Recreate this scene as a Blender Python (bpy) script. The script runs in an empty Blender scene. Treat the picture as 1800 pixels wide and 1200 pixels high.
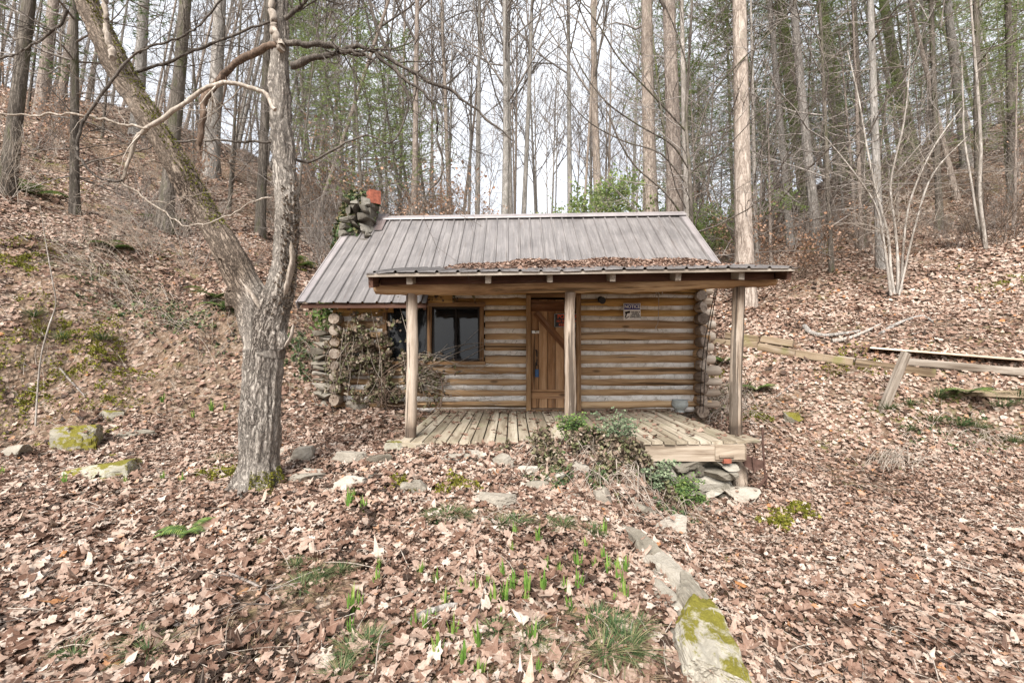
import bpy, math, random
import numpy as np
from mathutils import Vector, Matrix, Quaternion

# ------------------------------------------------------------------ camera, sky, sun, exposure
scene = bpy.context.scene
CAMZ = 1.05          # eye height above the porch deck (deck top is z = 0)
F = 800.0            # focal length in photo pixels (photo is 1800 x 1200)
cam_d = bpy.data.cameras.new("camera"); cam = bpy.data.objects.new("camera", cam_d)
scene.collection.objects.link(cam)
cam.location = (0, 0, CAMZ); cam.rotation_euler = (math.radians(90), 0, 0)
cam_d.sensor_width = 36; cam_d.lens = 36 * F / 1800; cam_d.shift_y = 10 / 1800
cam_d.clip_start = 0.05; cam_d.clip_end = 1500
scene.camera = cam

SUN_EL, SUN_AZ = math.radians(44), math.radians(200)      # high behind the camera, veiled by cloud
world = bpy.data.worlds.new("World"); scene.world = world; world.use_nodes = True
wn, wl = world.node_tree.nodes, world.node_tree.links
wn.clear()
w_out = wn.new("ShaderNodeOutputWorld"); w_bg = wn.new("ShaderNodeBackground")
w_sky = wn.new("ShaderNodeTexSky"); w_sky.sky_type = 'NISHITA'; w_sky.sun_disc = False
w_sky.sun_elevation = SUN_EL; w_sky.sun_rotation = SUN_AZ; w_sky.dust_density = 3.0
w_hs = wn.new("ShaderNodeHueSaturation"); w_hs.inputs["Saturation"].default_value = 0.45
w_tc = wn.new("ShaderNodeTexCoord"); w_no = wn.new("ShaderNodeTexNoise")
w_no.inputs["Scale"].default_value = 3.0; w_no.inputs["Detail"].default_value = 6.0
w_rp = wn.new("ShaderNodeValToRGB"); w_rp.color_ramp.elements[0].position = 0.40; w_rp.color_ramp.elements[1].position = 0.62
w_mx = wn.new("ShaderNodeMix"); w_mx.data_type = 'RGBA'
w_mx.inputs[7].default_value = (6.6, 6.85, 7.3, 1)        # cloud cover
wl.new(w_tc.outputs["Generated"], w_no.inputs["Vector"]); wl.new(w_no.outputs["Fac"], w_rp.inputs["Fac"])
w_mr = wn.new("ShaderNodeMapRange"); w_mr.inputs[3].default_value = 0.55; w_mr.inputs[4].default_value = 1.0
wl.new(w_rp.outputs["Color"], w_mr.inputs[0])
wl.new(w_sky.outputs["Color"], w_hs.inputs["Color"]); wl.new(w_hs.outputs["Color"], w_mx.inputs[6])
wl.new(w_mr.outputs[0], w_mx.inputs[0]); wl.new(w_mx.outputs[2], w_bg.inputs["Color"])
w_bg.inputs["Strength"].default_value = 0.10
wl.new(w_bg.outputs["Background"], w_out.inputs["Surface"])

sun_d = bpy.data.lights.new("sun", 'SUN'); sun_d.energy = 3.6; sun_d.angle = math.radians(30); sun_d.color = (1.0, 0.955, 0.9)
sun = bpy.data.objects.new("sun", sun_d); scene.collection.objects.link(sun)
sd = Vector((math.sin(SUN_AZ) * math.cos(SUN_EL), math.cos(SUN_AZ) * math.cos(SUN_EL), math.sin(SUN_EL)))
sun.rotation_euler = sd.to_track_quat('Z', 'Y').to_euler()

scene.view_settings.view_transform = 'Standard'; scene.view_settings.look = 'None'
scene.view_settings.exposure = 1.15; scene.view_settings.gamma = 1.0
scene.render.engine = 'CYCLES'
scene.cycles.max_bounces = 6; scene.cycles.diffuse_bounces = 3; scene.cycles.transparent_max_bounces = 12
scene.cycles.use_denoising = True; scene.cycles.denoising_prefilter = 'ACCURATE'; scene.cycles.denoising_input_passes = 'RGB_ALBEDO_NORMAL'

rnd = random.Random(7)
rng = np.random.default_rng(7)

# ------------------------------------------------------------------ helpers
def P(px, py, D):
    """the point seen at photo pixel (px, py) at distance D metres along the view"""
    return np.array([(px - 900) * D / F, D, CAMZ + (610 - py) * D / F])

def nrm(v):
    v = np.asarray(v, float); l = np.linalg.norm(v)
    return v / l if l > 1e-12 else np.array([0, 0, 1.0])

class MB:
    """collects vertices and faces (with a grain coordinate and a tint per vertex) for ONE mesh"""
    def __init__(s): s.v = []; s.g = []; s.t = []; s.q = []; s.n = 0; s.sm = []
    def add(s, v, faces, g=None, t=None, smooth=False):
        v = np.asarray(v, float).reshape(-1, 3); k = len(v)
        s.v.append(v); s.g.append(v if g is None else np.asarray(g, float).reshape(-1, 3))
        if t is None: t = rnd.random()
        s.t.append(np.full(k, t) if np.isscalar(t) else np.asarray(t, float))
        faces = np.asarray(faces) if not isinstance(faces, list) else faces
        if isinstance(faces, np.ndarray): s.q.append((faces + s.n, smooth))
        else:
            by = {}
            for f in faces: by.setdefault(len(f), []).append(f)
            for a in by.values(): s.q.append((np.array(a) + s.n, smooth))
        s.n += k
    def mesh(s, name, mat):
        me = bpy.data.meshes.new(name)
        v = np.concatenate(s.v)
        li = np.concatenate([f.ravel() for f, _ in s.q]).astype(np.int32)
        ln = np.concatenate([np.full(len(f), f.shape[1]) for f, _ in s.q]).astype(np.int32)
        smf = np.concatenate([np.full(len(f), sm) for f, sm in s.q])
        st = np.concatenate([[0], np.cumsum(ln)[:-1]]).astype(np.int32)
        me.vertices.add(len(v)); me.vertices.foreach_set("co", v.astype(np.float32).ravel())
        me.loops.add(len(li)); me.loops.foreach_set("vertex_index", li)
        me.polygons.add(len(ln)); me.polygons.foreach_set("loop_start", st); me.polygons.foreach_set("loop_total", ln)
        me.polygons.foreach_set("use_smooth", smf)
        me.update(calc_edges=True)
        a = me.attributes.new("grain", 'FLOAT_VECTOR', 'POINT'); a.data.foreach_set("vector", np.concatenate(s.g).astype(np.float32).ravel())
        a = me.attributes.new("tint", 'FLOAT', 'POINT'); a.data.foreach_set("value", np.concatenate(s.t).astype(np.float32))
        me.materials.append(mat)
        return me
    def build(s, name, mat, parent=None, loc=None):
        """link as ONE object; with loc the vertices are moved so that the origin sits there"""
        if loc is not None: s.v = [a - np.asarray(loc) for a in s.v]
        o = bpy.data.objects.new(name, s.mesh(name, mat)); scene.collection.objects.link(o)
        if parent is not None:
            o.parent = parent
            o.location = -Vector(parent.location) if loc is None else Vector(loc) - Vector(parent.location)
        elif loc is not None: o.location = loc
        return o

BOXF = np.array([[0, 3, 2, 1], [4, 5, 6, 7], [0, 1, 5, 4], [1, 2, 6, 5], [2, 3, 7, 6], [3, 0, 4, 7]])
def box(mb, c, s, axis=2, rot=None, t=None, jit=0.0, bev=0.0):
    """box centred at c, sizes s; the grain runs along axis; bev chamfers the long edges"""
    c = np.asarray(c, float); s = np.asarray(s, float) / 2
    if bev > 0:
        a, b = [i for i in range(3) if i != axis]
        pr = []
        for sx, sy in ((-1, -1), (1, -1), (1, 1), (-1, 1)):
            if sx * sy > 0: pr += [(sx * s[a], sy * (s[b] - bev)), (sx * (s[a] - bev), sy * s[b])]
            else: pr += [(sx * (s[a] - bev), sy * s[b]), (sx * s[a], sy * (s[b] - bev))]
        if (axis == 1): pr = pr[::-1]
        v = []
        for e in (-1, 1):
            for p in pr:
                q = np.zeros(3); q[a], q[b], q[axis] = p[0], p[1], e * s[axis]; v.append(q)
        v = np.array(v); f = [[i, (i + 1) % 8, 8 + (i + 1) % 8, 8 + i] for i in range(8)]
        f += [list(range(8))[::-1], list(range(8, 16))]
    else:
        v = np.array([[x, y, z] for z in (-1, 1) for x, y in ((-1, -1), (1, -1), (1, 1), (-1, 1))]) * s
        f = BOXF
    if jit: v = v + rng.normal(0, jit, v.shape)
    o = np.array([rnd.random() * 5, rnd.random() * 5, rnd.random() * 9])
    order = {0: (1, 2, 0), 1: (0, 2, 1), 2: (0, 1, 2)}[axis]
    g = v[:, order] + o
    if rot is not None: v = v @ np.array(rot.to_3x3() if isinstance(rot, Matrix) else Matrix.Rotation(0, 3, 'X')).T
    mb.add(v + c, f, g, t)

def bar(mb, a, b, w, h, up=(0, 0, 1), t=None, jit=0.0, bev=0.0):
    """rectangular beam from a to b, width w (sideways), height h (along up)"""
    a, b = np.asarray(a, float), np.asarray(b, float); d = b - a; L = np.linalg.norm(d); d /= L
    s = nrm(np.cross(d, up)); u = np.cross(s, d)
    m = Matrix((Vector((s[0], d[0], u[0])), Vector((s[1], d[1], u[1])), Vector((s[2], d[2], u[2]))))
    box(mb, (a + b) / 2, (w, L, h), 1, m.to_4x4(), t, jit, bev)

def tube(mb, pts, rad, sides=8, cap=True, t=None, rough=0.0, smooth=True, ell=None, freq=1.0):
    pts = np.asarray(pts, float); n = len(pts)
    rad = np.full(n, rad) if np.isscalar(rad) else np.asarray(rad, float)
    tg = np.gradient(pts, axis=0); tg /= np.maximum(np.linalg.norm(tg, axis=1, keepdims=True), 1e-9)
    ref = np.array([0, 0, 1.0]) if abs(tg[0, 2]) < 0.9 else np.array([1.0, 0, 0])
    A = np.cross(tg, ref)
    bad = np.linalg.norm(A, axis=1) < 1e-3
    A[bad] = np.cross(tg[bad], [0, 1, 0]); A /= np.linalg.norm(A, axis=1, keepdims=True)
    B = np.cross(tg, A)
    th = np.arange(sides) * 2 * math.pi / sides
    ca, sa = np.cos(th), np.sin(th)
    if ell: ca, sa = ca * ell[0], sa * ell[1]
    rr = np.repeat(rad[:, None], sides, 1)
    if rough:
        ph = rng.random(8) * 7; k = np.arange(n)[:, None] * freq
        rr = rr * (1 + rough * (np.sin(k * 0.9 + ph[0] + 2 * th) + np.sin(k * 1.7 + ph[1] - 3 * th) * .6 + np.sin(k * .37 + ph[2] + th)) * .5
                   + rough * rng.normal(0, .35, rr.shape))
    v = pts[:, None, :] + rr[..., None] * (A[:, None, :] * ca[None, :, None] + B[:, None, :] * sa[None, :, None])
    s_ = np.concatenate([[0], np.cumsum(np.linalg.norm(np.diff(pts, axis=0), axis=1))])
    o = rng.random(3) * 20
    g = np.stack([rr * ca + o[0], rr * sa + o[1], np.repeat(s_[:, None], sides, 1) + o[2]], -1)
    i = np.arange(n - 1)[:, None] * sides; j = np.arange(sides)[None, :]; j2 = (j + 1) % sides
    f = np.stack([i + j, i + j2, i + sides + j2, i + sides + j], -1).reshape(-1, 4)
    if t is None: t = rnd.random()
    mb.add(v, f, g, t, smooth)
    if cap:
        for e in (0, n - 1):
            base = v[e]; cen = pts[e] + tg[e] * (0.0 if e == 0 else 0.0)
            gg = np.concatenate([g[e], g[e].mean(0)[None]])
            ff = [[k, (k + 1) % sides, sides] for k in range(sides)]
            if e == n - 1: ff = [x[::-1] for x in ff]
            mb.add(np.vstack([base, cen]), [x[::-1] for x in ff], gg, t, False)

def curve(pts, n):
    """Catmull-Rom through pts, n samples"""
    p = np.asarray(pts, float); m = len(p)
    if m == 2: return p[0] + (p[1] - p[0]) * np.linspace(0, 1, n)[:, None]
    q = np.vstack([2 * p[0] - p[1], p, 2 * p[-1] - p[-2]])
    u = np.linspace(0, m - 1 - 1e-6, n); i = u.astype(int); f = (u - i)[:, None]
    a, b, c, d = q[i], q[i + 1], q[i + 2], q[i + 3]
    return .5 * ((2 * b) + (-a + c) * f + (2 * a - 5 * b + 4 * c - d) * f ** 2 + (-a + 3 * b - 3 * c + d) * f ** 3)

def empty(name, loc, rz=0.0):
    o = bpy.data.objects.new(name, None); scene.collection.objects.link(o)
    o.location = Vector([float(x) for x in loc]); o.rotation_euler = (0, 0, rz); o.empty_display_size = .2
    return o
def tag(o, label=None, cat=None, group=None, kind=None):
    if label: o["label"] = label
    if cat: o["category"] = cat
    if group: o["group"] = group
    if kind: o["kind"] = kind
    return o
def copy_thing(src, mats=None):
    """copy of a thing and of its parts (mesh data shared)"""
    r = src.copy(); scene.collection.objects.link(r)
    for ch in src.children:
        c = ch.copy(); scene.collection.objects.link(c); c.parent = r
    return r
def set_mat(o, m):
    o.material_slots[0].link = 'OBJECT'; o.material_slots[0].material = m

# value noise
_perm = np.random.default_rng(3).random((256, 256))
def vn(x, y):
    xi, yi = np.floor(x).astype(int), np.floor(y).astype(int); fx, fy = x - xi, y - yi
    fx, fy = fx * fx * (3 - 2 * fx), fy * fy * (3 - 2 * fy)
    g = lambda a, b: _perm[a & 255, b & 255]
    return (g(xi, yi) * (1 - fx) + g(xi + 1, yi) * fx) * (1 - fy) + (g(xi, yi + 1) * (1 - fx) + g(xi + 1, yi + 1) * fx) * fy
def fbm(x, y, o=4):
    s, a = 0, .5
    for k in range(o): s = s + a * (vn(x * 2 ** k + 17 * k, y * 2 ** k + 5 * k) - .5); a *= .5
    return s

# ------------------------------------------------------------------ materials
class NT:
    def __init__(s, name):
        s.m = bpy.data.materials.new(name); s.m.use_nodes = True
        s.n, s.l = s.m.node_tree.nodes, s.m.node_tree.links; s.n.clear()
        s.out = s.n.new("ShaderNodeOutputMaterial"); s.b = s.n.new("ShaderNodeBsdfPrincipled")
        s.l.new(s.b.outputs[0], s.out.inputs[0])
    def node(s, t, **k):
        n = s.n.new(t)
        for a, b in k.items(): setattr(n, a, b)
        return n
    def attr(s, name):
        n = s.n.new("ShaderNodeAttribute"); n.attribute_name = name; return n
    def coord(s, kind, scale=(1, 1, 1)):
        if kind in ("grain",): o = s.attr("grain").outputs["Vector"]
        elif kind == "World": o = s.n.new("ShaderNodeNewGeometry").outputs["Position"]
        else: o = s.n.new("ShaderNodeTexCoord").outputs[kind]
        mp = s.n.new("ShaderNodeMapping"); mp.inputs["Scale"].default_value = scale
        s.l.new(o, mp.inputs["Vector"]); return mp.outputs["Vector"]
    def noise(s, vec, scale, detail=5, rough=.6, dist=0.0):
        n = s.n.new("ShaderNodeTexNoise"); s.l.new(vec, n.inputs["Vector"])
        n.inputs["Scale"].default_value = scale; n.inputs["Detail"].default_value = detail
        n.inputs["Roughness"].default_value = rough; n.inputs["Distortion"].default_value = dist
        return n.outputs["Fac"]
    def voro(s, vec, scale, feature='F1', out="Distance", rand=1.0):
        n = s.n.new("ShaderNodeTexVoronoi"); n.feature = feature; s.l.new(vec, n.inputs["Vector"])
        n.inputs["Scale"].default_value = scale; n.inputs["Randomness"].default_value = rand
        return n.outputs[out]
    def ramp(s, fac, stops, mode='LINEAR'):
        n = s.n.new("ShaderNodeValToRGB"); cr = n.color_ramp; cr.interpolation = mode
        while len(cr.elements) < len(stops): cr.elements.new(0.5)
        for e, (p, c) in zip(cr.elements, stops):
            e.position = p; e.color = (*c, 1) if len(c) == 3 else c
        if fac is not None: s.l.new(fac, n.inputs[0])
        return n.outputs[0]
    def mix(s, fac, a, b, blend='MIX'):
        n = s.n.new("ShaderNodeMix"); n.data_type = 'RGBA'; n.blend_type = blend
        for v, i in ((fac, 0), (a, 6), (b, 7)):
            if isinstance(v, (int, float)): n.inputs[i].default_value = v
            elif isinstance(v, tuple): n.inputs[i].default_value = (*v, 1)
            else: s.l.new(v, n.inputs[i])
        return n.outputs[2]
    def math(s, op, a, b=0.0, clamp=False):
        n = s.n.new("ShaderNodeMath"); n.operation = op; n.use_clamp = clamp
        for v, i in ((a, 0), (b, 1)):
            if isinstance(v, (int, float)): n.inputs[i].default_value = v
            else: s.l.new(v, n.inputs[i])
        return n.outputs[0]
    def range(s, v, a, b, c=0.0, d=1.0):
        n = s.n.new("ShaderNodeMapRange"); s.l.new(v, n.inputs[0])
        for i, x in zip((1, 2, 3, 4), (a, b, c, d)): n.inputs[i].default_value = x
        return n.outputs[0]
    def bump(s, h, strength=.5, dist=.02):
        n = s.n.new("ShaderNodeBump"); s.l.new(h, n.inputs["Height"])
        n.inputs["Strength"].default_value = strength; n.inputs["Distance"].default_value = dist
        s.l.new(n.outputs[0], s.b.inputs["Normal"])
    def done(s, col, rough=.85, spec=.25, metal=0.0):
        if isinstance(col, tuple): s.b.inputs["Base Color"].default_value = (*col, 1)
        else: s.l.new(col, s.b.inputs["Base Color"])
        if isinstance(rough, (int, float)): s.b.inputs["Roughness"].default_value = rough
        else: s.l.new(rough, s.b.inputs["Roughness"])
        s.b.inputs["Specular IOR Level"].default_value = spec; s.b.inputs["Metallic"].default_value = metal
        return s.m

def mat_bark(name, dark, mid, light, src="Object", k=9.0, moss=0.0, mosscol=(.16, .17, .05), st=.18, bs=.9, bd=.02):
    """furrowed bark: ridges stretched along the trunk"""
    t = NT(name); v = t.coord(src, (1, 1, st))
    n1 = t.noise(v, k * 1.1, 5, .62, 1.1); n2 = t.noise(t.coord(src, (1, 1, st * 1.6)), k * 3.4, 4, .6, .5)
    fine = t.noise(t.coord(src, (1, 1, .4)), k * 7, 4, .7)
    rd = lambda n, w: t.range(t.math('ABSOLUTE', t.math('SUBTRACT', n, .5)), 0, w)
    big = t.noise(t.coord(src, (1, 1, .5)), 1.6, 3)
    h = t.math('ADD', t.math('ADD', t.math('MULTIPLY', rd(n1, .16), .5), t.math('MULTIPLY', rd(n2, .14), .28)), t.math('MULTIPLY', fine, .32))
    c = t.ramp(h, [(.30, dark), (.50, mid), (.80, light)])
    c = t.mix(t.range(big, .35, .7, 0, .5), c, light, 'MIX')
    if moss > 0:
        m = t.noise(t.coord(src, (1, 1, .3)), 2.3, 5, .7)
        c = t.mix(t.range(m, .62 - moss * .35, .75 - moss * .3), c, mosscol)
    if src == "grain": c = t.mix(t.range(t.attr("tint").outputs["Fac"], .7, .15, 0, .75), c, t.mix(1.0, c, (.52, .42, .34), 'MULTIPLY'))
    oi = t.n.new("ShaderNodeObjectInfo")
    c = t.mix(t.range(oi.outputs["Random"], 0, 1, 0, .35), c, t.mix(1.0, c, (.62, .58, .55), 'MULTIPLY'))
    t.bump(h, bs, bd)
    return t.done(c, .9, .15)

def mat_wood(name, stops, grain=1.0, tintamt=.5, rough=.8, bump=.4, stain=None, ck=.66, blot=.75):
    """sawn or peeled wood: fine streaks along the grain, cracks, a tint per piece"""
    t = NT(name); v = t.coord("grain", (1, 1, .045))
    n1 = t.noise(v, 42 * grain, 6, .7, .3); n2 = t.noise(t.coord("grain", (1, 1, .15)), 7 * grain, 4, .6, .4)
    crack = t.noise(t.coord("grain", (1, 1, .02)), 22 * grain, 3, .5)
    ti = t.attr("tint").outputs["Fac"]
    f = t.math('ADD', t.math('ADD', t.math('MULTIPLY', n1, .8), t.math('MULTIPLY', n2, .9)), t.math('MULTIPLY', ti, tintamt))
    f = t.range(f, .58, 1.12 + tintamt * .8)
    c = t.ramp(f, stops)
    ck = t.range(crack, ck, ck + .035)
    bl = t.noise(t.coord("grain", (1, 1, .16)), 5.5 * grain, 6, .72, .5); bl2 = t.noise(t.coord("grain", (1, 1, .05)), 15 * grain, 4, .7)
    c = t.mix(t.range(bl, .46, .66, 0, blot), c, t.mix(1.0, c, (.42, .36, .31), 'MULTIPLY')); c = t.mix(t.range(bl, .46, .30, 0, blot * .6), c, t.mix(.45, c, (.62, .57, .51)))
    c = t.mix(t.range(bl2, .52, .62, 0, blot), c, t.mix(1.0, c, (.45, .39, .34), 'MULTIPLY'))
    c = t.mix(t.math('MULTIPLY', ck, .75), c, tuple(x * .28 for x in stops[0][1]))
    kn = t.voro(t.coord("grain", (1, 1, .35)), 3.2)
    c = t.mix(t.range(kn, .10, .05, 0, .7), c, tuple(x * .45 for x in stops[0][1]))
    if stain: c = t.mix(t.range(t.noise(t.coord("World"), 3.0, 4), .55, .72, 0, .8), c, stain)
    t.bump(t.math('SUBTRACT', n1, ck), bump, .006)
    return t.done(c, rough, .25)

def mat_plain(name, col, rough=.6, metal=0.0, var=.15, spec=.4):
    t = NT(name); n = t.noise(t.coord("Object"), 14, 4)
    return t.done(t.mix(t.range(n, .3, .7), tuple(c * (1 - var) for c in col), tuple(min(1, c * (1 + var)) for c in col)), rough, spec, metal)

def mat_rock(name, stops, moss=.0, mcol=(.135, .12, .02), src="Object"):
    t = NT(name); v = t.coord(src)
    n = t.noise(v, 5, 7, .65, .3); ly = t.noise(t.coord(src, (1, 1, 4)), 6, 5, .6, .4); sp = t.noise(v, 60, 3, .7)
    ti = t.attr("tint").outputs["Fac"]
    f = t.math('ADD', t.math('ADD', t.math('MULTIPLY', n, .4), t.math('MULTIPLY', ly, .3)), t.math('ADD', t.math('MULTIPLY', sp, .15), t.math('MULTIPLY', ti, .3)))
    c = t.ramp(t.range(f, .3, .85), stops)
    lic = t.voro(v, 14)
    c = t.mix(t.range(t.math('ADD', lic, t.math('MULTIPLY', n, .5)), .36, .28, 0, .35), c, (.42, .43, .36))
    h = t.math('ADD', n, t.math('MULTIPLY', sp, .2))
    if moss > 0:
        geo = t.n.new("ShaderNodeNewGeometry"); sx = t.n.new("ShaderNodeSeparateXYZ"); t.l.new(geo.outputs["Normal"], sx.inputs[0])
        m = t.math('ADD', t.noise(v, 3.5, 6, .7), t.math('MULTIPLY', sx.outputs[2], .25))
        mf = t.range(m, .95 - moss * .6, 1.02 - moss * .6)
        mm = t.mix(t.noise(v, 90, 2), tuple(x * .45 for x in mcol), tuple(x * 1.7 for x in mcol))
        c = t.mix(mf, c, mm)
    t.bump(h, .8, .03)
    return t.done(c, .9, .2)

LEAFCOL = [(0.0, (.032, .020, .014)), (.12, (.08, .047, .033)), (.25, (.165, .092, .062)), (.38, (.24, .148, .108)), (.52, (.318, .215, .162)),
           (.66, (.395, .288, .228)), (.80, (.465, .375, .305)), (.92, (.58, .50, .435)), (1.0, (.38, .17, .06))]
def mat_leaf(name, stops=LEAFCOL, spec=.22, trans=.12, var=.6, veins=False):
    t = NT(name); ti = t.attr("tint").outputs["Fac"]
    c = t.ramp(ti, stops)
    n = t.noise(t.coord("World"), 45, 4, .7)
    c = t.mix(t.range(n, .38, .66, 0, var), c, t.mix(1.0, c, (.5, .42, .38), 'MULTIPLY'))
    if veins:       # midrib and side veins, a little paler than the blade
        sx = t.n.new("ShaderNodeSeparateXYZ"); t.l.new(t.attr("grain").outputs["Vector"], sx.inputs[0]); ax = t.math('ABSOLUTE', sx.outputs[0])
        mid = t.range(ax, .0, .045, 1, 0); sd = t.math('ABSOLUTE', t.math('SINE', t.math('MULTIPLY', t.math('SUBTRACT', sx.outputs[1], t.math('MULTIPLY', ax, .8)), 14)))
        vn_ = t.math('MAXIMUM', mid, t.range(sd, 0, .14, .55, 0)); c = t.mix(t.math('MULTIPLY', vn_, .45), c, t.mix(.5, c, (.62, .5, .4)))
    if trans:
        tr = t.n.new("ShaderNodeBsdfTranslucent"); t.l.new(c, tr.inputs[0]); mx = t.n.new("ShaderNodeMixShader")
        mx.inputs[0].default_value = trans; t.l.new(t.b.outputs[0], mx.inputs[1]); t.l.new(tr.outputs[0], mx.inputs[2])
        t.l.new(mx.outputs[0], t.out.inputs[0])
    return t.done(c, .62, spec)

M = {}
M['leaf'] = mat_leaf("dry_leaf", veins=True)
M['leaf_dead_ivy'] = mat_leaf("ivy_leaf", [(0, (.05, .04, .028)), (.3, (.14, .10, .07)), (.5, (.27, .20, .15)), (.68, (.10, .11, .045)), (.82, (.18, .19, .09)), (1, (.42, .35, .28))])
M['leaf_ivy'] = mat_leaf("green_ivy_leaf", [(0, (.03, .05, .02)), (.3, (.05, .09, .035)), (.6, (.10, .15, .06)), (.8, (.17, .13, .07)), (1, (.25, .28, .13))])
M['leaf_green'] = mat_leaf("green_leaf", [(0, (.05, .10, .03)), (.5, (.12, .20, .06)), (1, (.26, .34, .09))], trans=.25)
M['leaf_blue'] = mat_leaf("blue_green_leaf", [(0, (.06, .10, .055)), (.5, (.17, .23, .13)), (1, (.36, .42, .27))], trans=.25)
M['shoot'] = mat_leaf("shoot_green", [(0, (.10, .22, .04)), (.5, (.2, .36, .07)), (1, (.36, .47, .12))], trans=.3)
M['grass'] = mat_leaf("grass_blade", [(0, (.035, .08, .03)), (.5, (.09, .16, .06)), (.8, (.2, .22, .1)), (1, (.45, .38, .22))], trans=.2)
M['strawgrass'] = mat_leaf("straw_blade", [(0, (.2, .14, .07)), (.5, (.42, .33, .2)), (1, (.6, .5, .34))], trans=.2)
M['needle'] = mat_leaf("pine_needle", [(0, (.15, .23, .07)), (.5, (.29, .39, .14)), (1, (.45, .53, .21))], trans=.5)
M['needle_dk'] = mat_leaf("hemlock_needle", [(0, (.06, .11, .045)), (.5, (.12, .19, .07)), (1, (.22, .29, .11))], trans=.3)
M['beech'] = mat_leaf("beech_leaf", [(0, (.3, .17, .10)), (.5, (.5, .31, .2)), (1, (.62, .43, .32))], trans=.3)
M['moss'] = mat_leaf("moss_tuft", [(0, (.10, .11, .015)), (.5, (.2, .2, .03)), (1, (.36, .33, .05))], trans=.15)

M['bark_hero'] = mat_bark("hero_bark", (.035, .028, .023), (.25, .215, .185), (.60, .55, .485), "grain", 25, .0, st=.24, bs=1.0, bd=.016)
M['bark_grey'] = mat_bark("grey_bark", (.13, .12, .105), (.30, .275, .25), (.48, .45, .415), k=7, moss=.1, mosscol=(.14, .14, .08))
M['bark_tan'] = mat_bark("tan_bark", (.16, .125, .10), (.34, .28, .235), (.50, .43, .37), k=8, moss=.15, mosscol=(.26, .25, .19), bs=.5)
M['bark_brown'] = mat_bark("brown_bark", (.11, .085, .07), (.27, .22, .185), (.43, .37, .32), k=9)
M['bark_dark'] = mat_bark("dark_bark", (.05, .042, .034), (.13, .11, .092), (.25, .22, .185), k=9, moss=.3, mosscol=(.09, .10, .04))
M['bark_moss'] = mat_bark("mossy_bark", (.12, .12, .07), (.27, .27, .17), (.41, .40, .29), k=6, moss=.5, mosscol=(.22, .25, .10))
M['bark_pale'] = mat_bark("pale_bark", (.17, .145, .12), (.33, .295, .26), (.50, .465, .42), k=9, bs=.5)
M['twig'] = mat_bark("twig_bark", (.11, .095, .082), (.24, .21, .185), (.37, .33, .30), k=12, bs=.2)
M['twig_dark'] = mat_bark("dark_bough", (.04, .033, .028), (.10, .085, .072), (.20, .175, .15), k=18, bs=.4)
M['twig_pale'] = mat_bark("pale_twig", (.2, .165, .13), (.34, .29, .24), (.48, .425, .37), k=12, bs=.2)
M['twig_red'] = mat_bark("russet_twig", (.05, .035, .026), (.12, .082, .06), (.22, .16, .12), k=16, bs=.2)

M['log'] = mat_wood("log_wood", [(0, (.10, .058, .028)), (.3, (.28, .17, .088)), (.55, (.47, .305, .165)), (.8, (.61, .445, .275)), (1, (.72, .59, .43))], .55, .5, bump=1.0, ck=.6, blot=.6)
M['log_honey'] = mat_wood("honey_log_wood", [(0, (.12, .06, .02)), (.35, (.34, .18, .06)), (.65, (.54, .33, .12)), (1, (.68, .48, .23))], .55, .4, bump=.9, ck=.61, blot=.6)
M['log_end'] = mat_wood("log_end_wood", [(0, (.08, .06, .046)), (.5, (.27, .215, .17)), (1, (.50, .43, .36))], .8, .5, bump=.8)
M['log_pale'] = mat_wood("pale_log_wood", [(0, (.18, .14, .105)), (.5, (.44, .37, .30)), (1, (.68, .61, .52))], .6, .5, bump=.8)
M['post'] = mat_wood("post_wood", [(0, (.14, .105, .08)), (.35, (.33, .26, .20)), (.7, (.46, .39, .32)), (1, (.60, .53, .46))], .9, .5, bump=1.0, ck=.535)
M['beam'] = mat_wood("beam_wood", [(0, (.13, .075, .035)), (.4, (.36, .225, .12)), (.75, (.53, .37, .215)), (1, (.66, .52, .36))], .6, .2, bump=.8, ck=.6)
M['deck'] = mat_wood("deck_wood", [(0, (.16, .13, .09)), (.4, (.29, .245, .18)), (.75, (.40, .345, .265)), (1, (.50, .45, .36))], .9, .6, bump=.5, stain=(.24, .23, .15), blot=.55)
M['joist'] = mat_wood("joist_wood", [(0, (.10, .075, .055)), (.4, (.25, .195, .145)), (1, (.46, .385, .30))], .8, .3, bump=.5)
M['door'] = mat_wood("door_wood", [(0, (.09, .05, .026)), (.35, (.26, .135, .062)), (.7, (.41, .235, .12)), (1, (.53, .345, .20))], .9, .4, bump=.5, blot=.5)
M['brace'] = mat_wood("brace_wood", [(0, (.07, .028, .012)), (.5, (.19, .085, .038)), (1, (.30, .155, .075))], .9, .3, bump=.3)
M['frame'] = mat_wood("frame_wood", [(0, (.10, .052, .025)), (.5, (.27, .16, .08)), (1, (.44, .29, .155))], .9, .3, bump=.3)
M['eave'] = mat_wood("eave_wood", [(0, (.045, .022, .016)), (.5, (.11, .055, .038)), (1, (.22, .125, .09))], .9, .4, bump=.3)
M['timber'] = mat_wood("timber_wood", [(0, (.10, .07, .045)), (.4, (.21, .155, .10)), (.8, (.33, .255, .175)), (1, (.44, .36, .27))], .8, .5, bump=.5, stain=(.2, .19, .07))
M['plank'] = mat_wood("fresh_plank_wood", [(0, (.4, .31, .22)), (.5, (.62, .50, .385)), (1, (.74, .63, .51))], .8, .3, bump=.2)
M['greywood'] = mat_wood("grey_weathered_wood", [(0, (.10, .08, .065)), (.5, (.27, .23, .19)), (1, (.45, .4, .34))], .8, .4, bump=.6)

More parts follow.
